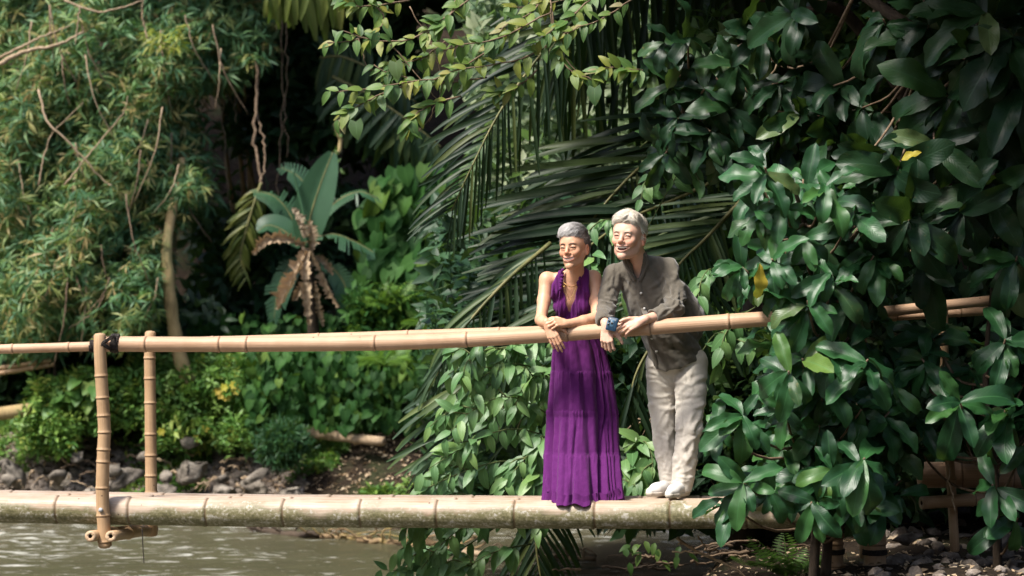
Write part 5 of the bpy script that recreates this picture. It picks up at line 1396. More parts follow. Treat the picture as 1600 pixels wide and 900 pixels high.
def build_palm():
    rg = np.random.default_rng(55)
    root = empty('palm', [1.6, 3.0, -.5], 'large palm with long dark arching fronds behind the couple', 'palm')
    tr = smooth_path([[1.6, 3.0, -.6], [1.7, 3.1, .6], [1.9, 3.1, 2.2], [1.8, 2.9, 3.6]], 40); tube('trunk', tr, np.linspace(.17, .12, 40) * (1 + .05 * np.sin(np.arange(40) * 2.1)), M_BARK, root, 12)
    FR = [
        ([(1010, -130, 2.6), (950, -50, 2.3), (905, 10, 2.1), (836, 96, 2.0), (779, 178, 1.9), (736, 263, 1.8), (705, 330, 1.8)], [((.15, 1), (-.1, 1), .70, (4, 5), 0), ((-1, .10), (-.9, .55), .72, (1, 2), -.2)], 46, L_PALM),
        ([(1200, -120, 3.0), (1080, -60, 2.9), (980, -20, 2.8), (900, 30, 2.7), (850, 90, 2.6)], [((.05, 1), (.1, 1), 1.35, (4, 5), 0), ((-.1, 1), (-.3, 1), 1.1, (4, 5), 0)], 30, L_PALM),
        ([(1150, 160, 2.6), (1060, 215, 2.5), (980, 280, 2.3), (915, 360, 2.2), (880, 440, 2.1)], [((-1, .05), (-1, .22), 1.10, (0, 1, 3), 0), ((.4, 1), (.1, 1), .55, (0, 1), 0)], 34, L_PALM),
        ([(1180, 250, 2.4), (1080, 300, 2.3), (970, 350, 2.2), (870, 430, 2.0), (800, 520, 1.9)], [((-1, -.12), (-1, .22), .95, (0, 1, 1), 0), ((.2, 1), (-.2, 1), .60, (0, 1), 0)], 34, L_PALM),
        ([(1000, 420, 1.9), (880, 480, 1.8), (790, 560, 1.7), (728, 640, 1.7), (700, 720, 1.7)], [((-1, .22), (-.9, .50), .80, (1, 1, 2), -.1), ((-.1, 1), (-.3, 1), .55, (0, 1), 0)], 34, L_PALMG),  # sunlight on the left fronds is put into paler leaflets
        ([(860, 380, 2.0), (790, 440, 1.8), (720, 520, 1.7), (670, 610, 1.7)], [((-.9, .35), (-.5, .9), .55, (1, 2), -.1), ((.1, 1), (-.2, 1), .45, (0, 1), 0)], 24, L_PALMG),
        ([(1180, 290, 1.5), (1135, 338, 1.4), (1100, 375, 1.35), (1062, 412, 1.3), (1010, 480, 1.3)], [((.35, 1), (.3, 1), .52, (0, 1), 0), ((-1, .0), (-.9, .4), .60, (0, 3), 0)], 26, L_PALMG),
        ([(1120, 420, 1.4), (1050, 500, 1.3), (1000, 570, 1.25), (975, 650, 1.2)], [((.55, 1), (.35, 1), .75, (0, 1), 0), ((-.3, 1), (-.2, 1), .55, (0, 1), 0)], 24, L_PALM),
        ([(900, 700, 1.5), (850, 790, 1.4), (838, 850, 1.35), (850, 930, 1.3)], [((-.75, .9), (-.45, 1), .50, (0, 1), 0), ((.75, .9), (.45, 1), .50, (0, 1), 0)], 22, L_PALM),
        ([(980, 470, 2.2), (900, 520, 2.1), (840, 600, 2.0), (800, 690, 2.0)], [((-1, .4), (-.8, .7), .55, (1, 2), 0), ((.2, 1), (.1, 1), .5, (0, 1), 0)], 24, L_PALMG),
    ]
    allM = {}; 
    per = []
    for path, sides, n, mat in FR:
        fr, M, I = frond(root, path, sides, n, rg, mat); per.append((fr, np.array(M), np.array(I), mat))
    for fr, M, I, mat in per:
        place(fr, 'leaflet', T_STRAP, M, mat, 300, rg, rest='leaflet_mass', tidx=I)
build_palm()

# ------------------------------------------------------------------ drooping shrub between the palm and the deck
def leafy_twig(rg, pts, n, L, down, M, spread=.8, start=.15):
    p = smooth_path(pts, 30)
    for k in range(n):
        t = start + (1 - start) * (k + .5) / n; i = int(t * 29); tan = unit(p[min(29, i + 1)] - p[max(0, i - 1)]); side = unit(np.cross(tan, [0, -1, .2])) * (1 if k % 2 else -1)
        d = tan * .55 + side * spread * rg.uniform(.3, 1.1) + np.array([rg.normal(0, .3), rg.normal(-.25, .35), -down * rg.uniform(.5, 1.5)]) ; u = np.array([rg.normal(-.1, .35), -1.0, .8])
        M.append(basis(p[i], d, u, L * rg.uniform(.7, 1.15) * (1 - .25*t))[0])
    return p

def build_droop():
    rg = np.random.default_rng(77)
    root = empty('drooping_shrub', P(840, 905, 1.0), 'light green shrub with drooping pointed leaves left of the purple dress', 'shrub')
    M = []; tw = []
    arcs = [((880, 600, 1.2), (790, 545, .9), (735, 560, .7), (722, 590, .6)), ((900, 620, 1.2), (820, 570, .9), (760, 585, .8), (700, 640, .7)), ((880, 660, 1.1), (800, 620, .8), (740, 640, .7), (690, 690, .6)),
            ((900, 700, 1.1), (810, 670, .8), (740, 690, .7), (650, 745, .6)), ((890, 740, 1.0), (800, 720, .8), (730, 735, .7), (640, 775, .6)), ((880, 640, 1.2), (850, 590, 1.0), (820, 600, .8), (800, 650, .7)),
            ((900, 560, 1.4), (850, 530, 1.1), (800, 545, .9), (770, 575, .8)), ((890, 690, 1.0), (850, 690, .8), (800, 740, .7), (770, 790, .7)), ((880, 740, .9), (840, 740, .75), (810, 770, .7), (790, 800, .65)),
            ((820, 760, 1.0), (740, 790, .7), (680, 820, .6), (610, 870, .5)), ((800, 800, 1.0), (740, 815, .8), (690, 850, .7), (650, 900, .6)), ((780, 820, .9), (700, 870, .8), (640, 890, .7), (590, 890, .6)),
            ((830, 850, 1.0), (780, 860, .8), (740, 880, .7), (710, 910, .6)), ((880, 580, 1.5), (840, 620, 1.2), (780, 640, 1.1), (740, 700, 1.0)), ((900, 540, 1.6), (860, 560, 1.3), (830, 640, 1.2), (815, 700, 1.1)),
            ((900, 780, 1.1), (870, 760, .9), (850, 790, .8), (840, 830, .75)), ((950, 760, 1.3), (1000, 690, 1.2), (1020, 720, 1.1), (1010, 780, 1.0)), ((960, 800, 1.3), (985, 740, 1.2), (1000, 760, 1.1), (1040, 800, 1.0))]
    for a in arcs:
        pts = [P(*q) for q in a]; p = leafy_twig(rg, pts, 17, .19, .75, M); tw.append(p)
        for k in range(3):
            i = int(rg.integers(8, 24)); e = p[i] + np.array([rg.uniform(-.35, .05), rg.uniform(-.1, .1), rg.uniform(-.25, .05)])
            pp = leafy_twig(rg, [p[i], (p[i] + e)/2 + [0, 0, .05], e], 7, .18, .75, M); tw.append(pp)
    for p in tw: tube('twig', p[::3], np.linspace(.006, .0025, len(p[::3])), M_TWIGG, root, 5)
    place(root, 'leaf', T_DROOP, np.array(M), L_DROOP, 300, rg)
    # broad young leaves behind the couple's heads
    r2 = empty('climbing_vine', P(930, 560, 1.1), 'green vine with paired leaves between the heads of the couple', 'vine'); M = []
    for a in (((1000, 470, 1.3), (960, 440, 1.0), (935, 420, .8), (925, 390, .7)), ((1010, 400, 1.3), (970, 350, 1.1), (940, 345, .9), (915, 365, .8)), ((1090, 560, 1.0), (1120, 520, .9), (1150, 530, .8), (1180, 540, .7)),
              ((1010, 360, 1.2), (1060, 270, 1.1), (1080, 260, 1.0), (1100, 300, .9)), ((1000, 230, 1.6), (1030, 210, 1.4), (1045, 240, 1.2), (1050, 290, 1.1)), ((1120, 440, 1.2), (1110, 420, 1.0), (1095, 440, .9), (1090, 480, .8)),
              ((1075, 250, 1.3), (1040, 260, 1.2), (1010, 280, 1.1), (1000, 320, 1.0)), ((1180, 480, .9), (1150, 500, .8), (1130, 530, .7), (1125, 580, .7))):
        p = leafy_twig(rg, [P(*q) for q in a], 10, .17, .6, M); tube('stem', p[::3], .004, M_TWIGG, r2, 5)
    place(r2, 'leaf', T_OVATE, np.array(M), L_DROOP, 300, rg)
build_droop()

# ------------------------------------------------------------------ sunlit vine hanging in from the top
def build_top_vine():
    rg = np.random.default_rng(88)
    root = empty('hanging_vine', P(900, -60, 1.0), 'sunlit vine with yellowish heart-shaped leaves hanging in from the top centre', 'vine'); M = []; MH = []
    arcs = [((560, -20, .9), (600, 30, .9), (560, 60, .8), (505, 68, .8)), ((760, -20, .9), (690, 30, .8), (640, 62, .8), (580, 62, .8), (530, 45, .8)), ((720, -20, .9), (700, 30, .8), (680, 40, .8), (660, 60, .8)),
            ((860, 20, .8), (780, 60, .7), (720, 70, .7), (690, 80, .7)), ((900, 40, .9), (820, 90, .8), (740, 105, .7), (690, 115, .7)), ((780, 70, .9), (700, 115, .8), (640, 128, .7), (560, 140, .7), (510, 142, .7)),
            ((760, 120, .9), (690, 130, .8), (620, 118, .8), (580, 100, .8)), ((640, 130, .8), (590, 150, .75), (550, 170, .7), (525, 188, .7)), ((720, 150, .8), (670, 165, .75), (640, 190, .7), (640, 205, .7)),
            ((860, -20, 1.0), (830, 20, .9), (790, 40, .8), (760, 90, .8)), ((940, -20, 1.0), (900, 20, .9), (860, 50, .8), (830, 70, .8)), ((1000, -10, 1.0), (940, 30, .9), (890, 50, .8), (870, 80, .8)),
            ((1010, 110, .9), (980, 108, .8), (950, 105, .8), (930, 115, .8)), ((860, 10, .9), (870, 70, .85), (890, 110, .8), (930, 125, .8)), ((640, 0, 1.0), (560, 10, .9), (530, -10, .9)), ((840, 110, .8), (800, 140, .8), (780, 140, .8), (770, 150, .8)),
            ((960, -10, 1.1), (900, -5, 1.0), (830, 10, 1.0), (790, 10, .9)), ((700, 60, .9), (660, 90, .85), (620, 100, .8), (600, 120, .8))]
    for a in arcs:
        p = leafy_twig(rg, [P(*q) for q in a], 19, .135, .30, M, 1.0, .1); p = p + rg.normal(0, .003, p.shape); tube('twig', p[::2], np.linspace(.006, .003, 15), M_TWIG, root, 5)
    Mx = np.array(M); place(root, 'leaf', T_OVATE, Mx, L_TOP, 300, rg)
    heads = [P(556, 203, .6), P(929, 150, .7), P(702, 128, .7), P(612, 148, .7), P(618, 110, .7), P(768, 78, .7), P(590, 62, .7)]
    place(root, 'leaf', T_HEART[:1] + T_OVATE[:1], np.array([basis(h + [0, 0, .05], [rg.normal(0, .2), -.2, -1], [rg.normal(0, .3), -1, .3], .115)[0] for h in heads]), L_BIGL, 50, rg, rest='old_foliage')
    # thin bare tendrils
    for a in (((640, 10, .9), (668, 60, .9), (690, 130, .8), (670, 190, .8)), ((860, 0, .9), (866, 60, .85), (900, 110, .8), (935, 128, .8)), ((610, 70, .8), (680, 150, .8), (690, 160, .8), (650, 210, .8)), ((560, 60, .9), (572, 100, .85), (582, 110, .8))):
        twig('tendril', [P(*q) for q in a], .004, .0025, M_TWIG, root, 20, 5, .004, rg)
build_top_vine()

# ------------------------------------------------------------------ bamboo thickets on the far bank, left
def bamboo_clump(label, base, blobs, rg, n, parts=300, depth=(11.4, 14.0), twigs=14, size=(.14, .25)):
    root = empty('bamboo_clump', base, label, 'bamboo clump'); pts = []
    A = np.array([(b[2] * b[3]) for b in blobs], float); A /= A.sum()
    for (x, y, rx, ry), k in zip(blobs, (A * n).astype(int)):
        r = np.sqrt(rg.random(k)); a = rg.uniform(0, 6.28, k); X = x + rx * r * np.cos(a); Y = y + ry * r * np.sin(a)
        bul = depth[0] + (depth[1] - depth[0]) * (.30 * r ** 2 + .70 * rg.random(k)) + .22 * np.sin(X * .035 + Y * .02) - (Y - 250) * .0022
        ok = (fbm(X * .03, Y * .03, X * 0, 1.0, 2) > -.5) | (rg.random(k) < .45)
        for u, v, w in zip(X[ok], Y[ok], bul[ok]): pts.append(P(u, v, w))
    pts = np.array(pts); d = rg.normal(0, .5, (len(pts), 3)) + [-.05, -.5, -.5]; u = rg.normal(0, .4, (len(pts), 3)) + [0, -.6, 1]
    M = basis(pts, d, u, rg.uniform(*size, len(pts)))
    place(root, 'leaf_spray', T_STAR, M, L_BAMB, parts, rg)
    lst = []
    for k in range(twigs):
        x, y, rx, ry = blobs[int(rg.integers(0, len(blobs)))]; x0 = x + rg.uniform(-rx, rx); y0 = y - ry * rg.uniform(.1, .9); Yd = depth[0] + rg.uniform(-.2, .5)
        L = rg.uniform(50, 150); sw = rg.uniform(-60, 60); q = [P(x0, y0, Yd), P(x0 + sw * .3, y0 + L * .5, Yd - .1), P(x0 + sw, y0 + L, Yd)]
        twig('stem', q, .009, .004, M_TWIGT if k % 3 == 0 else M_TWIG, root, 14, 5, .004, rg)
    base = np.asarray(base, float)
    for k in range(4):
        x, y, rx, ry = blobs[k % len(blobs)]; top = P(x + rg.uniform(-.5, .5) * rx, y - ry * .5, depth[1] + .3)
        culm('culm', [base + [rg.uniform(-.3, .3), rg.uniform(0, .4), 0], (base + top) / 2 + [rg.uniform(-.2, .2), .3, .3], top], .035, .02, list(np.arange(.3, 8, .35)), M_POST, root, .1, .03, 10, nodew=.01)
    return root

def build_bamboo():
    rg = np.random.default_rng(9)
    B = lambda x, Y: [P(x, 500, Y)[0], Y, float(ground_z(P(x, 500, Y)[0], Y)) - .05]
    bamboo_clump('feathery bamboo clump hanging down at the left edge', B(40, 14.4), [(30, 120, 110, 150), (40, 300, 110, 140), (50, 450, 110, 110)], rg, 5400, depth=(11.5, 14))
    bamboo_clump('tall feathery bamboo clump right of the left edge with tan stems', B(150, 14.6), [(150, 100, 110, 140), (165, 260, 105, 120), (150, 400, 100, 130), (170, 470, 85, 75)], rg, 5800, depth=(11.3, 13.8), twigs=18)
    bamboo_clump('bamboo clump whose drooping sprays end at the dark hollow', B(240, 14.8), [(245, 90, 80, 140), (250, 270, 60, 100), (228, 390, 38, 90), (278, 285, 42, 36), (205, 470, 45, 60)], rg, 3200, depth=(11.8, 13.8), twigs=6)
    bamboo_clump('bamboo crown arching over the top of the dark hollow', [-3.2, 16.6, .2], [(320, 50, 80, 70), (375, 40, 60, 50), (330, 105, 60, 35), (385, 85, 35, 20)], rg, 1500, depth=(12.2, 14.0), twigs=3, size=(.16, .28))
    # yellow tuft
    r = empty('yellow_spray', P(255, 60, 11.3), 'bright yellow-green leaf spray on the upper bamboo', 'foliage')
    p = pix(rg, 14, (228, 42, 285, 75), (11.15, 11.35)); place(r, 'leaf_spray', T_STAR, basis(p, rg.normal(0, .6, (14, 3)) + [0, -.4, -.3], [0, -.4, 1], .20), L_BAMBY, 30, rg)
    # long dead branches lying over the bamboo
    r = empty('dead_branch', P(110, 60, 11.0), 'pale dead branches lying across the top of the bamboo thicket', 'branch')
    jit_ = .004
    for a, w in ((((0, 100, 10.9), (40, 80, 10.9), (90, 70, 10.9), (130, 50, 11)), .035), (((60, 140, 11), (75, 190, 10.9), (110, 225, 10.9), (160, 280, 11), (175, 290, 11)), .018), (((0, 90, 10.9), (60, 60, 10.9), (110, 40, 11)), .02), (((100, 0, 10.9), (150, 18, 10.9), (190, 12, 10.9), (225, 0, 10.9)), .018),
                 (((125, 8, 10.9), (120, 50, 10.9), (118, 70, 10.9)), .012), (((230, 60, 11), (222, 20, 11), (226, -10, 11)), .012), (((60, 290, 11), (70, 240, 11), (85, 205, 11), (130, 160, 11)), .012), (((100, 290, 11), (140, 240, 11), (190, 180, 11), (200, 150, 11)), .012)):
        twig('limb', [P(*q) for q in a], w * .8, w * .3, M_TWIGT, r, 26, 6, jit_, rg)
    # leaning tan trunk under the bamboo
    root = empty('leaning_tree', P(292, 588, 12.6), 'slim leaning tree trunk of yellowish bark under the bamboo', 'tree')
    tp = smooth_path([P(296, 600, 11.7), P(282, 560, 11.7), P(270, 500, 11.7), P(263, 430, 11.7), P(262, 370, 11.8), P(285, 250, 12.4)], 50)
    tube('trunk', tp, np.linspace(.085, .05, 50) * (1 + .06 * np.sin(np.arange(50) * .9)), M_TRUNK, root, 12)
    p = pix(rg, 160, (215, 150, 330, 330), (13.0, 14.2)); place(root, 'leaf_spray', T_STAR, basis(p, rg.normal(0, .5, (160, 3)) + [0, -.3, -.5], [0, -.3, 1], .3), L_BAMB, 60, rg, rest='crown')
build_bamboo()

# ------------------------------------------------------------------ banana plant, hanging frond and dim palms round the dark hollow
def ribbon_leaf(name, path, width, up, mat, parent, nl=26, nw=6, tear=0.0, curl=.0, rg=RNG, ragged=0.0, fold=.25):
    """long leaf blade along a path; torn between side veins when tear > 0"""
    p = smooth_path(path, nl + 1); tan = unit(np.gradient(p, axis=0)); up = np.asarray(up, float); side = unit(np.cross(tan, up)); nrm = np.cross(side, tan)
    t = np.linspace(0, 1, nl + 1); w = width * np.clip(np.sin(np.pi * (.06 + .92 * t)) ** .55, .05, 1) * (1 + ragged * rg.normal(0, 1, nl + 1)); V = []; F = []; U = []
    if tear <= 0:
        for i in range(nl + 1):
            for k in range(nw + 1):
                q = -1 + 2 * k / nw; a = curl * q; V.append(p[i] + side[i] * w[i] * (math.sin(a) / max(curl, 1e-3) if curl else q) + nrm[i] * (w[i] * (abs(q) * fold + (1 - math.cos(a))) + ragged * width * .5 * rg.normal())); U.append((t[i], .5 + q / 2))
        F = [(i*(nw+1) + k, (i+1)*(nw+1) + k, (i+1)*(nw+1) + k + 1, i*(nw+1) + k + 1) for i in range(nl) for k in range(nw)]
    else:
        for i in range(nl):
            for q in (-1, 1):
                if i == 0: grp = {}
                if q not in grp or rg.random() < .3: grp[q] = (rg.uniform(.6, 1.05), rg.uniform(0, tear * 1.6), rg.uniform(-.1, .5))
                g_ = grp[q]; b = len(V); l = w[i] * g_[0]; dr = g_[1]
                for s in (0, .5, 1):
                    for e in (0, 1):
                        c = p[i + e] * 1.0; sh = tan[i] * (.10 * width * s * (1 if e else -1) * -.3) + tan[i] * g_[2] * width * s
                        V.append(c + side[i] * q * l * s + sh + np.array([0, 0, -1]) * dr * l * s * s + nrm[i] * fold * l * s); U.append((t[i + e], .5 + q * s / 2))
                F += [(b, b+1, b+3, b+2), (b+2, b+3, b+5, b+4)] if q > 0 else [(b, b+2, b+3, b+1), (b+2, b+4, b+5, b+3)]
    me = make_mesh(name, np.array(V), np.array(F, np.int32), mat, True, {'rnd': np.full(len(V), rg.random())}, np.array(U))
    o = link(name, me, parent); mr = tube('midrib', p, np.linspace(.018, .006, nl + 1) * (width / .25), M_RACHIS if mat is not L_DEAD else M_TWIGT, None, 5); mr.parent = o; mr.location = -parent_world(o)
    return o

def build_hollow():
    rg = np.random.default_rng(12); Y = 12.0
    root = empty('banana_plant', P(492, 590, Y + .3), 'banana plant with upright green leaves and limp brown dead leaves', 'banana plant')
    q = lambda x, y, d=0: P(x, y, Y + d)
    tube('trunk', smooth_path([P(492, 600, Y + .3), q(490, 520, .2), q(484, 440, .1), q(478, 385, 0)], 20), np.linspace(.075, .05, 20), M_BARK, root, 12)
    G = [([q(480, 385), q(485, 340), q(500, 290), q(520, 238)], .20, (0, -1, .1), 0), ([q(470, 385), q(445, 362), q(420, 352), q(402, 362)], .17, (0, -.7, 1), 0), ([q(485, 375), q(520, 366), q(555, 378), q(585, 395)], .16, (0, -.4, 1), 1.0),
         ([q(474, 380, .3), q(450, 330, .3), q(425, 305, .3), q(395, 300, .3)], .18, (0, -.5, 1), .6), ([q(480, 370, .4), q(520, 320, .4), q(560, 300, .4), q(590, 310, .4)], .17, (0, -.6, 1), .8), ([q(490, 400, .1), q(530, 430, .1), q(545, 470, .1), q(548, 520, .1)], .17, (.3, -1, .1), .3),
         ([q(478, 395, .2), q(450, 420, .2), q(435, 450, .2), q(428, 500, .2)], .16, (-.2, -1, .2), .4), ([q(482, 380, .5), q(500, 330, .5), q(470, 280, .5), q(440, 262, .5)], .17, (0, -.7, .6), .5)]
    for pts, w, up, tear in G: ribbon_leaf('leaf', pts, w * 1.0, up, L_BANANA, root, tear=tear, rg=rg)
    tube('rolled_leaf', smooth_path([q(480, 388, -.1), q(476, 340, -.1), q(466, 300, -.1), q(457, 264, -.1)], 16), np.linspace(.028, .008, 16), L_BANANA, root, 8)
    Dd = [([q(474, 372, -.2), q(468, 350, -.2), q(456, 325, -.2)], .06), ([q(486, 392, -.2), q(488, 368, -.2), q(483, 345, -.2)], .075), ([q(476, 384, -.2), q(445, 374, -.25), q(415, 378, -.25), q(396, 398, -.25)], .075), ([q(478, 392, -.2), q(462, 430, -.3), q(445, 462, -.3), q(434, 484, -.3)], .085),
          ([q(480, 392, -.2), q(476, 430, -.3), q(478, 470, -.3), q(483, 508, -.3)], .07), ([q(486, 392, -.1), q(500, 420, -.1), q(515, 455, -.1), q(530, 480, -.1)], .05), ([q(494, 400, -.1), q(508, 412, -.1), q(520, 430, -.1)], .055), ([q(470, 440, -.1), q(464, 460, -.1), q(458, 470, -.1)], .05), ([q(492, 440, 0), q(498, 480, 0), q(505, 510, 0)], .05)]
    for pts, w in Dd: ribbon_leaf('dead_leaf', pts, w * 1.0, (rg.normal(0, .4), -1, .2), L_DEAD, root, 34, 6, 0, 1.5, rg, .40, .1)
    # fresh palm frond hanging from a liana
    r = empty('hanging_frond', P(408, 285, 12.6), 'yellowish palm frond hanging from a reddish liana beside the banana plant', 'palm frond')
    twig('liana', [P(400, 95, 12.9), P(402, 150, 12.9), P(398, 220, 12.8), P(406, 262, 12.7), P(408, 290, 12.6)], .020, .014, M_TWIG, r, 26, 6, .012, rg)
    twig('liana', [P(403, 180, 12.9), P(413, 230, 12.8), P(414, 262, 12.7), P(406, 290, 12.6)], .012, .010, M_TWIG, r, 20, 6, .010, rg)
    fr, M, I = frond(r, [(408, 286, 12.6), (396, 320, 12.55), (383, 365, 12.5), (376, 405, 12.5), (388, 435, 12.5)], [((-1, .35), (-.7, .9), .36, (1, 2), -.2), ((.45, 1), (.5, 1), .30, (1, 2), 0)], 24, rg, L_PALMY, r0=.02)
    place(fr, 'leaflet', T_STRAP_W, np.array(M), L_PALMY, 300, rg, tidx=np.array(I) % 2, rest='leaflet_mass')
    # knotted liana beside the banana
    r = empty('liana', P(530, 150, 12.4), 'knotted brown liana with green shoots hanging above the banana plant', 'liana')
    twig('stem', [P(528, 190, 12.4), P(530, 225, 12.4), P(522, 262, 12.4), P(514, 300, 12.4), P(505, 335, 12.5), P(495, 360, 12.6)], .028, .014, M_TRUNK, r, 30, 6, .014, rg)
    p = pix(rg, 12, (522, 190, 532, 285), (12.3, 12.4)); place(r, 'leaf', T_OVATE, basis(p, rg.normal(0, .6, (12, 3)) + [0, -.5, .2], [0, -1, .5], .07), L_LITE, 20, rg)
    # greyish fronds above it
    for lab, paths in (('dusty grey-green palm frond spread above the banana plant', [([(520, 120, 13.6), (580, 150, 13.4), (640, 190, 13.3), (690, 230, 13.3)], ((-.2, 1), (.15, 1), .75), ((-.9, .5), (-.6, .9), .6)), ([(500, 90, 13.8), (540, 90, 13.6), (600, 120, 13.5), (650, 160, 13.5)], ((-.4, 1), (0, 1), .6), ((-.5, -.8), (.5, -.4), .35))]),
                       ('dim palm frond in the dark hollow left of the liana', [([(560, 110, 15), (520, 100, 15), (480, 120, 15), (440, 170, 15)], ((-.3, 1), (-.5, 1), .7), ((-1, .1), (-1, .4), .5))])):
        r = empty('palm_frond', P(*paths[0][0][0]), lab, 'palm frond')
        for path, a, b in paths:
            fr, M, I = frond(r, path, [(*a, (0, 1), 0), (*b, (0, 1), 0)], 26, rg, L_PALMG, r0=.02); place(fr, 'leaflet', T_STRAP_W, np.array(M), L_PALMG, 60, rg, tidx=np.array(I) % 2, rest='leaflet_mass')
    # yellowing fronds hanging at the very top
    r = empty('palm_frond', P(470, -60, 12.0), 'yellow-tinged palm frond hanging down at the top left of centre', 'palm frond')
    fr, M, I = frond(r, [(560, -60, 12.0), (500, -45, 12.0), (450, -40, 12.0), (415, -10, 12)], [((.1, 1), (.2, 1), .75, (0, 1), 0), ((-.2, 1), (-.3, 1), .65, (0, 1), 0)], 20, rg, L_PALMY, r0=.02)
    place(fr, 'leaflet', T_STRAP_W, np.array(M), L_PALMY, 60, rg, tidx=np.array(I) % 2, rest='leaflet_mass')
    # hanging thin lianas in the dark
    r = empty('liana', P(330, -30, 13.5), 'thin bare lianas hanging in front of the dark hollow', 'liana')
    for x in (300, 318, 345, 372, 440, 452):
        y1 = rg.uniform(180, 330); twig('stem', [P(x, -20, 13.4), P(x + rg.uniform(-8, 8), y1 * .5, 13.4), P(x + rg.uniform(-12, 12), y1, 13.4)], .010, .006, M_TWIG, r, 24, 5, .012, rg)
T_STRAP_W = [leaf_tpl('strap', 4, 2, .4, .5, sc=2.2), leaf_tpl('strap', 4, 2, .4, .9, sc=2.2)]
build_hollow()

# ------------------------------------------------------------------ heart-leaved climber, ferns and shrubs of the middle slope
def build_slope():
    rg = np.random.default_rng(14)
    r = empty('climbing_vine', P(660, 480, 13.6), 'heart-leaved climber covering the shaded bank right of the banana plant', 'vine')
    p = np.vstack([pix(rg, 300, (585, 255, 760, 430), (12.6, 13.8)), pix(rg, 180, (600, 400, 745, 490), (12.3, 13.2)), pix(rg, 80, (560, 330, 640, 440), (13.2, 14.2))])
    place(r, 'leaf', T_HEART, basis(p, rg.normal(0, .35, (len(p), 3)) + [-.2, -.35, -1], rg.normal(0, .3, (len(p), 3)) + [-.2, -1, .55], rg.uniform(.15, .27, len(p))), L_CREEP, 300, rg)
    r = empty('creeper', P(500, 660, 11.8), 'dark creeper with heart-shaped leaves on the slope under the handrail', 'creeper')
    p = np.vstack([pix(rg, 1300, (385, 540, 670, 668), (11.2, 12.6)), pix(rg, 500, (300, 490, 620, 570), (12.2, 13.6))])
    place(r, 'leaf', T_HEART, basis(p, rg.normal(0, .35, (len(p), 3)) + [-.2, -.35, -1], rg.normal(0, .3, (len(p), 3)) + [-.2, -1, .6], rg.uniform(.08, .15, len(p))), L_CREEP, 300, rg)
    p = pix(rg, 7, (690, 430, 745, 480), (11.9, 12.1)); r = empty('yellow_leaf_cluster', P(715, 480, 12.0), 'few yellow and orange leaves among the heart-leaved climber', 'leaves')
    place(r, 'leaf', T_HEART, basis(p, rg.normal(0, .3, (7, 3)) + [-.2, -.3, -1], [0, -1, .5], .13), L_YEL, 10, rg)
    for lab, cx, cy, Yf, n, L in (('bright fern crown on the slope left of the woman', 612, 470, 11.8, 11, .42), ('low fern crown just above the far handrail', 668, 500, 11.6, 10, .40), ('fern growing under the handrail on the slope', 600, 560, 11.0, 10, .42)):
        r = empty('fern', P(cx, cy + 18, Yf), lab, 'fern'); M = []
        for k in range(n):
            a = 6.28 * k / n + rg.uniform(-.2, .2); M.append(basis(P(cx, cy + 10, Yf), [math.cos(a), .5 * math.sin(a) - .3, .35 + .25*rg.random()], [0, -.2, 1], L * rg.uniform(.8, 1.1))[0])
        place(r, 'frond', T_FERN, np.array(M), L_FERN, 20, rg)
    r = empty('leafy_undergrowth', P(690, 560, 11.6), 'small-leaved undergrowth between the ferns left of the palm', 'undergrowth')
    p = pix(rg, 420, (545, 455, 740, 560), (11.6, 12.8)); place(r, 'leaf_spray', T_CLUMP, basis(p, rg.normal(0, 1, (420, 3)), [0, 0, 1], .22), L_CREEP, 60, rg)
    r = empty('grey_leaved_plant', P(325, 515, 12.3), 'small plant with pale grey-green leaves in the shade under the bamboo', 'plant')
    p = pix(rg, 30, (292, 468, 352, 512), (12.2, 12.5)); place(r, 'leaf', T_OVATE, basis(p, rg.normal(0, .5, (30, 3)) + [0, -.3, .4], [0, -1, .6], .15), L_PALMG, 40, rg)

def on_ground(rg, n, box, Yr):
    """ground points seen inside a photo box"""
    out = []; x = rg.uniform(box[0], box[2], n * 6); Yv = rg.uniform(Yr[0], Yr[1], n * 6); X = (x - 800) * (Yv + 14) / FPX; Z = ground_z(X, Yv)
    py = 450 - (Z - 1.215) * FPX / (Yv + 14); ok = (py > box[1]) & (py < box[3]) & (Z > WATER_Z + .02)
    return np.stack([X, Yv, Z], 1)[ok][:n]

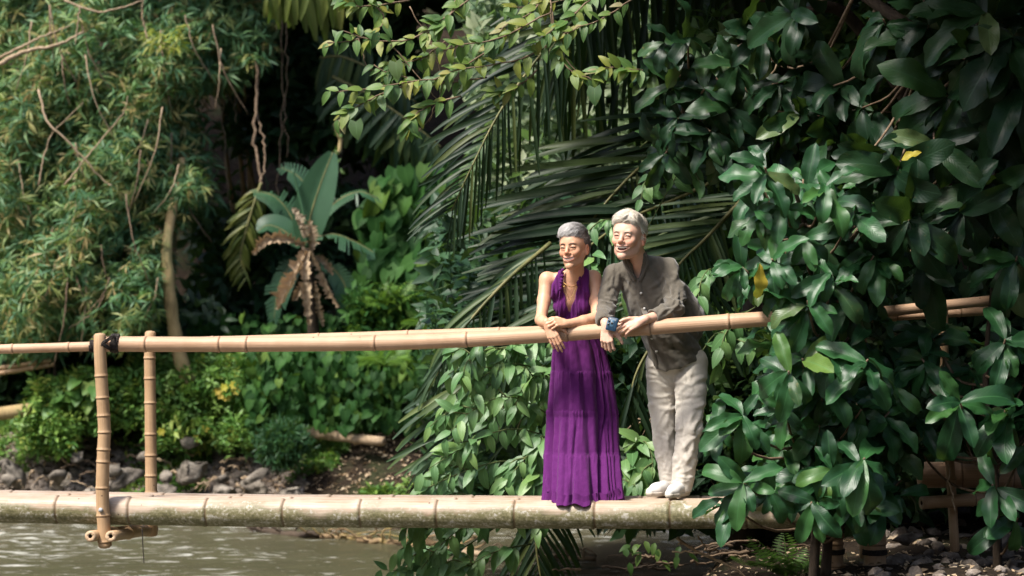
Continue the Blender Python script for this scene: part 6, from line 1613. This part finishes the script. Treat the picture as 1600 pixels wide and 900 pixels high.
def build_bank():
    rg = np.random.default_rng(15)
    # green bushy cover on the bank
    r = empty('bank_bush', P(200, 690, 12.4), 'bright green weedy bush with yellow flowers on the far bank', 'bush')
    pts = np.vstack([pix(rg, 2000, (110, 580, 385, 665), (11.5, 12.7)), pix(rg, 900, (200, 558, 385, 615), (11.8, 12.8)), pix(rg, 260, (230, 650, 400, 705), (11.2, 12.2))]); pts = pts[fbm(pts[:, 0], pts[:, 2], pts[:, 1], 3.5, 2) > -.55]
    place(r, 'leaf_spray', T_CLUMP, basis(pts, rg.normal(0, 1, (len(pts), 3)), rg.normal(0, .5, (len(pts), 3)) + [0, 0, 1], rg.uniform(.09, .19, len(pts))), L_COVER, 300, rg)
    fl = [P(x, y, 11.5) for x, y in ((345, 618), (350, 606), (368, 611), (340, 612), (355, 621), (320, 670), (306, 686), (252, 675), (365, 602))]
    T_FL = [cluster_tpl([(leaf_tpl('ovate', 2, 2, .2, .3, sc=1.4), basis([0, 0, 0], [math.cos(a), math.sin(a), .25], [0, 0, 1], 1)[0]) for a in np.arange(0, 6.28, 1.05)])]
    place(r, 'flower', T_FL, basis(np.array(fl), [[1, 0, .0]], [[0, -1, .3]], .055), L_YEL, 20, rg)
    r = empty('bank_bush', P(80, 700, 12.4), 'rounded light green bush over the rocks at the far left', 'bush')
    pts = np.vstack([pix(rg, 1100, (50, 595, 175, 670), (11.4, 12.6)), pix(rg, 380, (30, 640, 120, 710), (11.2, 12.2))])
    place(r, 'leaf_spray', T_CLUMP, basis(pts, rg.normal(0, 1, (len(pts), 3)), [0, 0, 1], rg.uniform(.09, .18, len(pts))), L_COVER, 250, rg)
    p = pix(rg, 26, (80, 590, 170, 640), (11.3, 11.6)); place(r, 'leaf', T_HEART, basis(p, rg.normal(0, .3, (26, 3)) + [-.2, -.6, -.4], [0, -.7, 1], .17), L_COVER, 30, rg, rest='old_foliage')
    r = empty('low_shrub', P(100, 590, 13.2), 'dark low shrub under the bamboo behind the two posts', 'shrub')
    pts = pix(rg, 420, (60, 520, 260, 600), (12.8, 13.8)); place(r, 'leaf_spray', T_CLUMP, basis(pts, rg.normal(0, 1, (420, 3)), [0, 0, 1], .28), L_HILL, 60, rg)
    # feathery bush
    r = empty('feathery_bush', P(443, 735, 10.8), 'round feathery blue-green bush above the water right of the posts', 'bush')
    k = 520; a = rg.normal(0, 1, (k, 3)); a = unit(a) * rg.uniform(.45, 1, (k, 1)); c = P(443, 694, 11.0); pts = c + a * [.30, .26, .24]
    place(r, 'leaf_spray', T_STAR, basis(pts, a + [0, -.2, .3], rg.normal(0, 1, (k, 3)), .13), L_BUSH, 200, rg)
    # scattered weeds
    g = on_ground(rg, 6000, (-20, 640, 640, 800), (9, 14)); n = len(g)
    place_stuff('ground_cover', g + [0, 0, .03], rg, T_CLUMP, L_COVER, (.06, .16), keep=lambda p: fbm(p[:, 0], p[:, 1], p[:, 2], 2.6, 2) > .16)
    litter = on_ground(rg, 3800, (-20, 640, 700, 830), (8, 13)); 
    place_stuff('leaf_litter', litter + [0, 0, .01], rg, T_SMALL, L_DEAD, (.03, .09), flat=True)
    # rocks on the far bank
    T_ROCK = [rock_tpl(s) for s in range(5)]; T_CRAG = [rock_tpl(70 + s, 3) for s in range(4)]
    place_rubble(on_ground(rg, 6500, (-20, 665, 480, 815), (9.0, 12.8)), rg)
    g = on_ground(rg, 150, (-20, 690, 470, 800), (9.2, 12.4)); big = [P(x, y, Y) for x, y, Y in ((8, 722, 11.2), (14, 750, 10.9), (262, 745, 10.9), (300, 690, 11.5), (180, 735, 11), (90, 745, 10.9), (345, 750, 10.8), (400, 745, 10.6), (120, 715, 11.3), (230, 715, 11.3))]
    for i, p in enumerate(np.vstack([np.array(big), g])):
        s = rg.uniform(.10, .17) if i < len(big) else rg.uniform(.03, .10); rock_obj(T_ROCK, p, s, rg, 'grey river stones at the foot of the far bank', 'grey rounded stone among the rocks at the foot of the far bank', M_ROCK)
    for k, (x, y, Yd, s) in enumerate(((185, 738, 11.1, .26), (300, 728, 11.3, .24), (400, 752, 10.9, .22), (95, 745, 11.1, .22), (245, 760, 10.8, .20), (345, 762, 10.7, .18), (20, 735, 11.2, .24), (455, 765, 10.6, .17), (140, 765, 10.7, .18))):
        rock_obj(T_CRAG, P(x, y, Yd) - [0, 0, .05], s, rg, 'crags of the far bank', ('dark craggy boulder on the far bank right of the front post', 'dark craggy boulder on the far bank right of the back post', 'craggy boulder below the feathery bush', 'craggy boulder on the far bank left of the front post', 'craggy boulder at the waterline just right of the back post', 'low craggy boulder at the waterline left of the feathery bush', 'craggy boulder at the left edge of the far bank', 'rightmost craggy boulder at the waterline under the feathery bush', 'low craggy boulder at the waterline behind the front post')[k], M_ROCK, 'boulder')
    # roots and dead stems among the rocks
    r = empty('driftwood', P(300, 760, 10.6), 'tangle of pale roots and dead stems on the rocky far bank', 'driftwood')
    for k in range(46):
        x = rg.uniform(0, 450); y = rg.uniform(690, 768); Yd = 10.7 + (768 - y) * .018; dx = rg.uniform(-45, 45); dy = rg.uniform(-14, 22)
        twig('root', [P(x, y, Yd), P(x + dx*.5, y + dy*.2 - 5, Yd - .05), P(x + dx, y + dy, Yd)], rg.uniform(.006, .016), .004, M_TWIGT if k % 3 else M_TWIG, r, 10, 5, .012, rg)
    # drift logs along the waterline
    for lab, pts, w, mt in (('yellowish drift log on the waterline behind the deck poles', [(470, 838, 9.5), (540, 832, 9.3), (612, 846, 9.0)], .032, M_DRIFT), ('half sunken dark log under the bridge centre', [(395, 829, 9.9), (440, 834, 9.6), (500, 840, 9.4)], .05, M_BARK),
                            ('long pale pole floating behind the palm leaflets', [(700, 862, 8.0), (800, 868, 7.8), (930, 884, 7.4)], .035, M_TWIGT), ('orange-brown broken stem beside the drift log', [(560, 850, 9.0), (640, 855, 8.7), (740, 870, 8.3)], .028, M_DRIFT)):
        o = empty('drift_log', P(*pts[0]), lab, 'log'); q = [P(*a) for a in pts]; q = [np.array([a[0], a[1], WATER_Z + w * .5]) for a in q]; twig('stem', q, w, w * .6, mt, o, 16, 8, .012, rg)
        for k in range(12):
            c = q[0] + (q[-1] - q[0]) * rg.random(); twig('snag', [c, c + [rg.uniform(-.2, .2), -.05, rg.uniform(.02, .12)], c + [rg.uniform(-.4, .4), -.1, rg.uniform(-.02, .2)]], .012, .004, mt, o, 8, 5, .006, rg)
    # brown ledge path
    r = empty('fallen_trunk', P(540, 683, 11.4), 'pale flat fallen trunk lying along the slope behind the palm tips', 'log')
    twig('stem', [P(470, 672, 11.6), P(530, 682, 11.4), P(600, 690, 11.2)], .06, .05, M_TWIGT, r, 14, 8, .01, rg)
    # old bamboo poles and log at the far left
    r = empty('pole_fence', P(80, 620, 12.0), 'old bamboo poles on short stakes at the far left', 'fence')
    for a, b in (((-20, 578), (80, 564)), ((-20, 586), (84, 570))): culm('pole', [P(*a, 11.9), P(*b, 11.9)], .028, .022, [.2, .5], M_POST, r, .1, .03, 12)
    for x in (76, 85): culm('stake', [P(x, 556, 12), P(x + 2, 610, 12)], .016, .016, [.1, .25], M_BARK, r, .1, .03, 8)
    r = empty('old_log', P(10, 650, 11.4), 'pale brown log lying at the left edge of the far bank', 'log'); culm('stem', [P(-60, 655, 11.4), P(45, 640, 11.4)], .075, .07, [.3], M_TRUNK, r, .05, .05, 14)
    r = empty('old_log', P(235, 498, 12.3), 'short cut branch stub between the two bamboo posts', 'log'); twig('stem', [P(222, 498, 12.3), P(252, 498, 12.3)], .03, .03, M_TRUNK, r, 6, 8, .0, rg)

def place_rubble(pts, rg):
    tp = [rock_tpl(40 + k, 1) for k in range(4)]; V = []; F = []; o = 0
    for i, p in enumerate(pts):
        v, f = tp[i % 4]; s = rg.uniform(.016, .065); a = rg.uniform(0, 6.28); R = np.array([[math.cos(a), -math.sin(a), 0], [math.sin(a), math.cos(a), 0], [0, 0, 1]]); V.append(v @ R.T * s * rg.uniform(.7, 1.3, 3) + p); F.append(np.array(f) + o); o += len(v)
    o_ = link('gravel', make_mesh('gravel', np.vstack(V), np.vstack(F).astype(np.int32), M_RUBBLE, False)); tag(o_, kind='stuff')

def rock_tpl(seed, sub=2):
    import bmesh
    bm = bmesh.new(); bmesh.ops.create_icosphere(bm, subdivisions=sub, radius=1.0); rr = np.random.default_rng(seed)
    V = np.array([v.co[:] for v in bm.verts]); F = [tuple(v.index for v in f.verts) for f in bm.faces]; bm.free()
    for _ in range(13):                                            # chisel flat faces
        n = unit(rr.normal(0, 1, 3)); d = rr.uniform(.42, .85); k = V @ n; V = V - np.outer(np.clip(k - d, 0, None), n)
    V = V * [1, .8, .7] + rr.normal(0, .045, V.shape)
    return V, F

ROCKS = {}
def rock_obj(T, p, s, rg, group, label, mat, name='rock'):
    i = int(rg.integers(0, len(T))); k = (mat.name, i, id(T))
    if k not in ROCKS: ROCKS[k] = (make_mesh(name, T[i][0], T[i][1], mat, False), T)
    o = bpy.data.objects.new(name, ROCKS[k][0]); COL.objects.link(o); o.location = Vector(p.tolist()); o.scale = Vector([s * rg.uniform(.8, 1.3), s, s * rg.uniform(.7, 1.1)]); o.rotation_euler = (rg.uniform(-.4, .4), rg.uniform(-.4, .4), rg.uniform(0, 6.28))
    return tag(o, label, 'rock', group)

def place_stuff(name, pts, rg, tpls, mat, size, flat=False, keep=None, up=(0, 0, 1), dirb=(0, 0, 0), label=None):
    if keep is not None: pts = pts[keep(pts)]
    n = len(pts)
    if not n: return
    d = rg.normal(0, 1, (n, 3)) * ([1, 1, .2] if flat else [1, 1, 1]) + dirb; u = rg.normal(0, .35, (n, 3)) + up; M = basis(pts, d, u, rg.uniform(*size, n)); tidx = rg.integers(0, len(tpls), n)
    Vs = []; Fs = []; Us = []; Rs = []; o_ = 0
    for k, (v, f, uu) in enumerate(tpls):
        ii = np.nonzero(tidx == k)[0]
        if not len(ii): continue
        VV = np.einsum('nij,vj->nvi', M[ii][:, :3, :3], v) + M[ii][:, None, :3, 3]; Vs.append(VV.reshape(-1, 3))
        Fs.append((f[None] + (np.arange(len(ii)) * len(v))[:, None, None] + o_).reshape(-1, 4)); Us.append(np.tile(uu, (len(ii), 1))); Rs.append(np.repeat(rg.random(len(ii)), len(v))); o_ += len(v) * len(ii)
    o = link(name, make_mesh(name, np.vstack(Vs), np.vstack(Fs).astype(np.int32), mat, True, {'rnd': np.concatenate(Rs)}, np.vstack(Us)))
    return tag(o, label, kind='stuff')

def build_right_bank():
    rg = np.random.default_rng(16); T = [rock_tpl(20 + s) for s in range(5)]
    r = empty('yellow_leaf_cluster', P(1188, 440, -1.2), 'two long yellowing leaves on the upper broad-leaved shoot', 'leaves')
    place(r, 'leaf', T_BIG, np.array([basis(P(1187, 412, -1.2), [.1, -.2, -1], [.4, -1, .2], .20)[0], basis(P(1440, 238, -1.0), [-.9, -.2, -.1], [0, -1, .7], .12)[0]]), L_YEL, 5, rg)
    g = on_ground(rg, 120, (1350, 790, 1640, 930), (-1.6, 2.4))
    for p in g: rock_obj(T, p, rg.uniform(.03, .095), rg, 'rubble on the right bank', 'small angular brown stone in the rubble on the right bank', M_RUBBLE)
    for x, y in ((1420, 840), (1520, 870), (1560, 850), (1480, 890), (1590, 880), (1440, 880)):
        Yv = .3; rock_obj(T, np.array([P(x, y, Yv)[0], Yv, P(x, y, Yv)[2]]), rg.uniform(.08, .12), rg, 'larger stones on the right bank', 'larger pale angular stone in the rubble on the right bank', M_RUBBLE)
    lit = on_ground(rg, 1500, (860, 820, 1640, 930), (-2, 6)); place_stuff('leaf_litter', lit + [0, 0, .01], rg, T_SMALL, L_DEAD, (.02, .07), flat=True)
    r = empty('dead_twig', P(1180, 905, .4), 'bare forked twig lying on the soil under the bridge end', 'twig')
    for a, w in ((((1058, 840), (1090, 862), (1130, 880), (1185, 912)), .011), (((1050, 862), (1100, 866), (1140, 884)), .006), (((1090, 838), (1100, 850), (1108, 868)), .006), (((1060, 850), (1075, 852), (1092, 863)), .005)):
        twig('stem', [P(x, y, .3) for x, y in a], w, w*.5, M_TWIGT, r, 16, 6, .004, rg)
    for lab, cx, cy, Yf, n, L in (('bright moss-like fern at the lower edge under the shrub', 1235, 886, .5, 16, .28), ('small fern beside the bare twig on the soil', 1190, 872, .8, 9, .16)):
        r = empty('fern', P(cx, cy + 10, Yf), lab, 'fern'); M = []
        for k in range(n):
            a = 6.28 * k / n; M.append(basis(P(cx + rg.uniform(-25, 25), cy + rg.uniform(-4, 14), Yf), [math.cos(a), .5 * math.sin(a) - .3, .4], [0, -.2, 1], L * rg.uniform(.7, 1.1))[0])
        place(r, 'frond', T_FERN, np.array(M), L_FERN, 30, rg)
    r = empty('seedling', P(1060, 850, .9), 'green seedlings sprouting on the dark soil under the deck', 'seedling')
    p = pix(rg, 16, (955, 845, 1080, 880), (.7, 1.2)); place(r, 'leaf', T_OVATE, basis(p, rg.normal(0, .5, (16, 3)) + [0, -.3, -.2], [0, -.6, 1], .09), L_LITE, 20, rg)
    # water-side trailing roots on the soil edge
    r = empty('root_tangle', P(1000, 880, 1.4), 'dark roots trailing over the soil edge below the deck', 'roots')
    for k in range(26):
        x = rg.uniform(900, 1220); y = 892 - (x - 900) * .16 + rg.uniform(-6, 16); dx = rg.uniform(20, 80) * rg.choice([-1, 1]); Yd = 1.2 + rg.uniform(-.2, .2)
        twig('root', [P(x, y, Yd), P(x + dx*.5, y + rg.uniform(-4, 4), Yd), P(x + dx, y + rg.uniform(-10, 10), Yd)], rg.uniform(.006, .014), .004, M_TWIG if k % 2 else M_BARK, r, 10, 5, .006, rg)

def build_backdrop():
    """greenery that fills the jungle behind: each mass is foliage nobody could count"""
    rg = np.random.default_rng(17)
    def mass(label, box, Y, n, size, mat, tpl=T_CLUMP, keep=None, name='thicket'):
        p = pix(rg, n, box, Y)
        if keep is not None: p = p[keep(p)]
        return place_stuff(name, p, rg, tpl, mat, size, up=(0, -.5, 1), label=label)
    hole = lambda p: fbm(p[:, 0], p[:, 2], p[:, 1], 1.6, 2) > -.22
    mass('small-leaved thicket, painted pale as if sunlit, seen between the hanging palm leaflets', (740, -20, 1040, 380), (6.5, 9.0), 1500, (.22, .42), L_PALE, keep=hole)  # lighter leaf colour stands in for sun on this wall of greenery
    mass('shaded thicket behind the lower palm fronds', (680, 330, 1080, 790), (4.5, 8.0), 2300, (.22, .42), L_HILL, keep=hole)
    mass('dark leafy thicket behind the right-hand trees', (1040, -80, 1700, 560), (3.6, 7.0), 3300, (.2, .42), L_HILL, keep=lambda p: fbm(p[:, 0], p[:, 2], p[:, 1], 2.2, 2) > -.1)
    mass('sunlit small-leaved thicket behind the broad leaves', (1080, 20, 1580, 400), (2.4, 3.4), 900, (.16, .30), L_LITE, keep=lambda p: fbm(p[:, 0] + 4, p[:, 2], p[:, 1], 1.9, 2) > .0)  # sun patches put in as brighter leaf colour
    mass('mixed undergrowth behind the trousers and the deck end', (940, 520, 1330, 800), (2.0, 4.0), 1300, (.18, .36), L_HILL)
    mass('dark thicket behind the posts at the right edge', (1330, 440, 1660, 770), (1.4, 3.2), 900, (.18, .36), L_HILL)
    mass('bright sprigs in the undergrowth right of the man', (1080, 480, 1260, 760), (1.9, 2.8), 130, (.12, .22), L_LITE)
    mass('bamboo foliage continuing along the bank beyond the left edge', (-900, -60, -20, 560), (12.0, 14.5), 2600, (.2, .34), L_BAMB, tpl=T_STAR)
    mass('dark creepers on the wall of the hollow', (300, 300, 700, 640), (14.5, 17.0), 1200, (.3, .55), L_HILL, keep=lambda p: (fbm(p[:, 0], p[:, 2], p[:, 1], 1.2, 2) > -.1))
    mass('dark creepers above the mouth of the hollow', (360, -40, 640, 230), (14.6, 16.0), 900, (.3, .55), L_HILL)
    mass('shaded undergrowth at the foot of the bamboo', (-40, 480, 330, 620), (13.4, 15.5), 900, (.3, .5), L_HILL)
    # dry grass and stalks in the undergrowth
    st = []
    for k in range(70):
        x = rg.uniform(960, 1340); y = rg.uniform(560, 800); Yd = rg.uniform(1.8, 2.6); a = rg.uniform(-1, 1); st.append((smooth_path([P(x, y, Yd), P(x + 40*a, y + 10, Yd), P(x + 90*a, y + rg.uniform(-20, 60), Yd)], 8), np.linspace(.006, .003, 8)))
    joined_twigs('dry_stalks', st, M_TWIGT, None)
    # unseen tree crowns added to shade the hollow, right bank and palm
    def canopy(label, base, trunk, box, n, size, mat, parts=0):
        root = empty('shade_tree', base, label, 'tree'); tube('trunk', smooth_path(trunk, 30), np.linspace(.22, .10, 30), M_BARK, root, 12)
        c = np.stack([rg.uniform(box[0], box[3], n), rg.uniform(box[1], box[4], n), rg.uniform(box[2], box[5], n)], 1)
        c = c[fbm(c[:, 0], c[:, 1], c[:, 2], .9, 2) > -.25]
        d = rg.normal(0, 1, c.shape); u = rg.normal(0, .3, c.shape) + [0, 0, 1]; place(root, 'leaf_spray', T_CLUMP, basis(c, d, u, rg.uniform(*size, len(c))), mat, parts, rg, rest='crown')
        for k in range(6):
            e = c[int(rg.integers(0, len(c)))]; twig('limb', [np.array(trunk[-1]), (np.array(trunk[-1]) + e) / 2 + [0, 0, .3], e], .07, .02, M_BARK, root, 10, 6, .02, rg)
    canopy('tree with an unseen crown added to darken the hollow above the banana plant', [-1.5, 17, 1.0], [[-1.5, 17, 1.0], [-1.6, 16.8, 3.5], [-1.5, 16.2, 6.0]], (-6, 12.6, 5.2, 3, 19, 7.0), 6000, (.7, 1.2), L_HILL)
    canopy('tree on the right bank with an unseen crown added to shade the broad-leaved shrubs', [5.4, 1.6, -.2], [[5.4, 1.6, -.2], [5.2, 1.4, 2.5], [4.6, .8, 4.6]], (1.5, -4.2, 3.7, 7.5, 4.0, 5.4), 1900, (.5, .9), L_HILL)
    canopy('tree behind the palm with an unseen crown added to shade the palm fronds', [2.2, 4.9, -.2], [[2.2, 4.9, -.2], [2.0, 4.6, 2.5], [1.0, 3.2, 4.6]], (-.2, .9, 4.0, 3.4, 4.2, 5.2), 1100, (.5, .9), L_HILL)
build_slope(); build_bank(); build_right_bank(); build_backdrop()
print('leaf parts', N_PARTS[0], 'objects', len(bpy.data.objects))
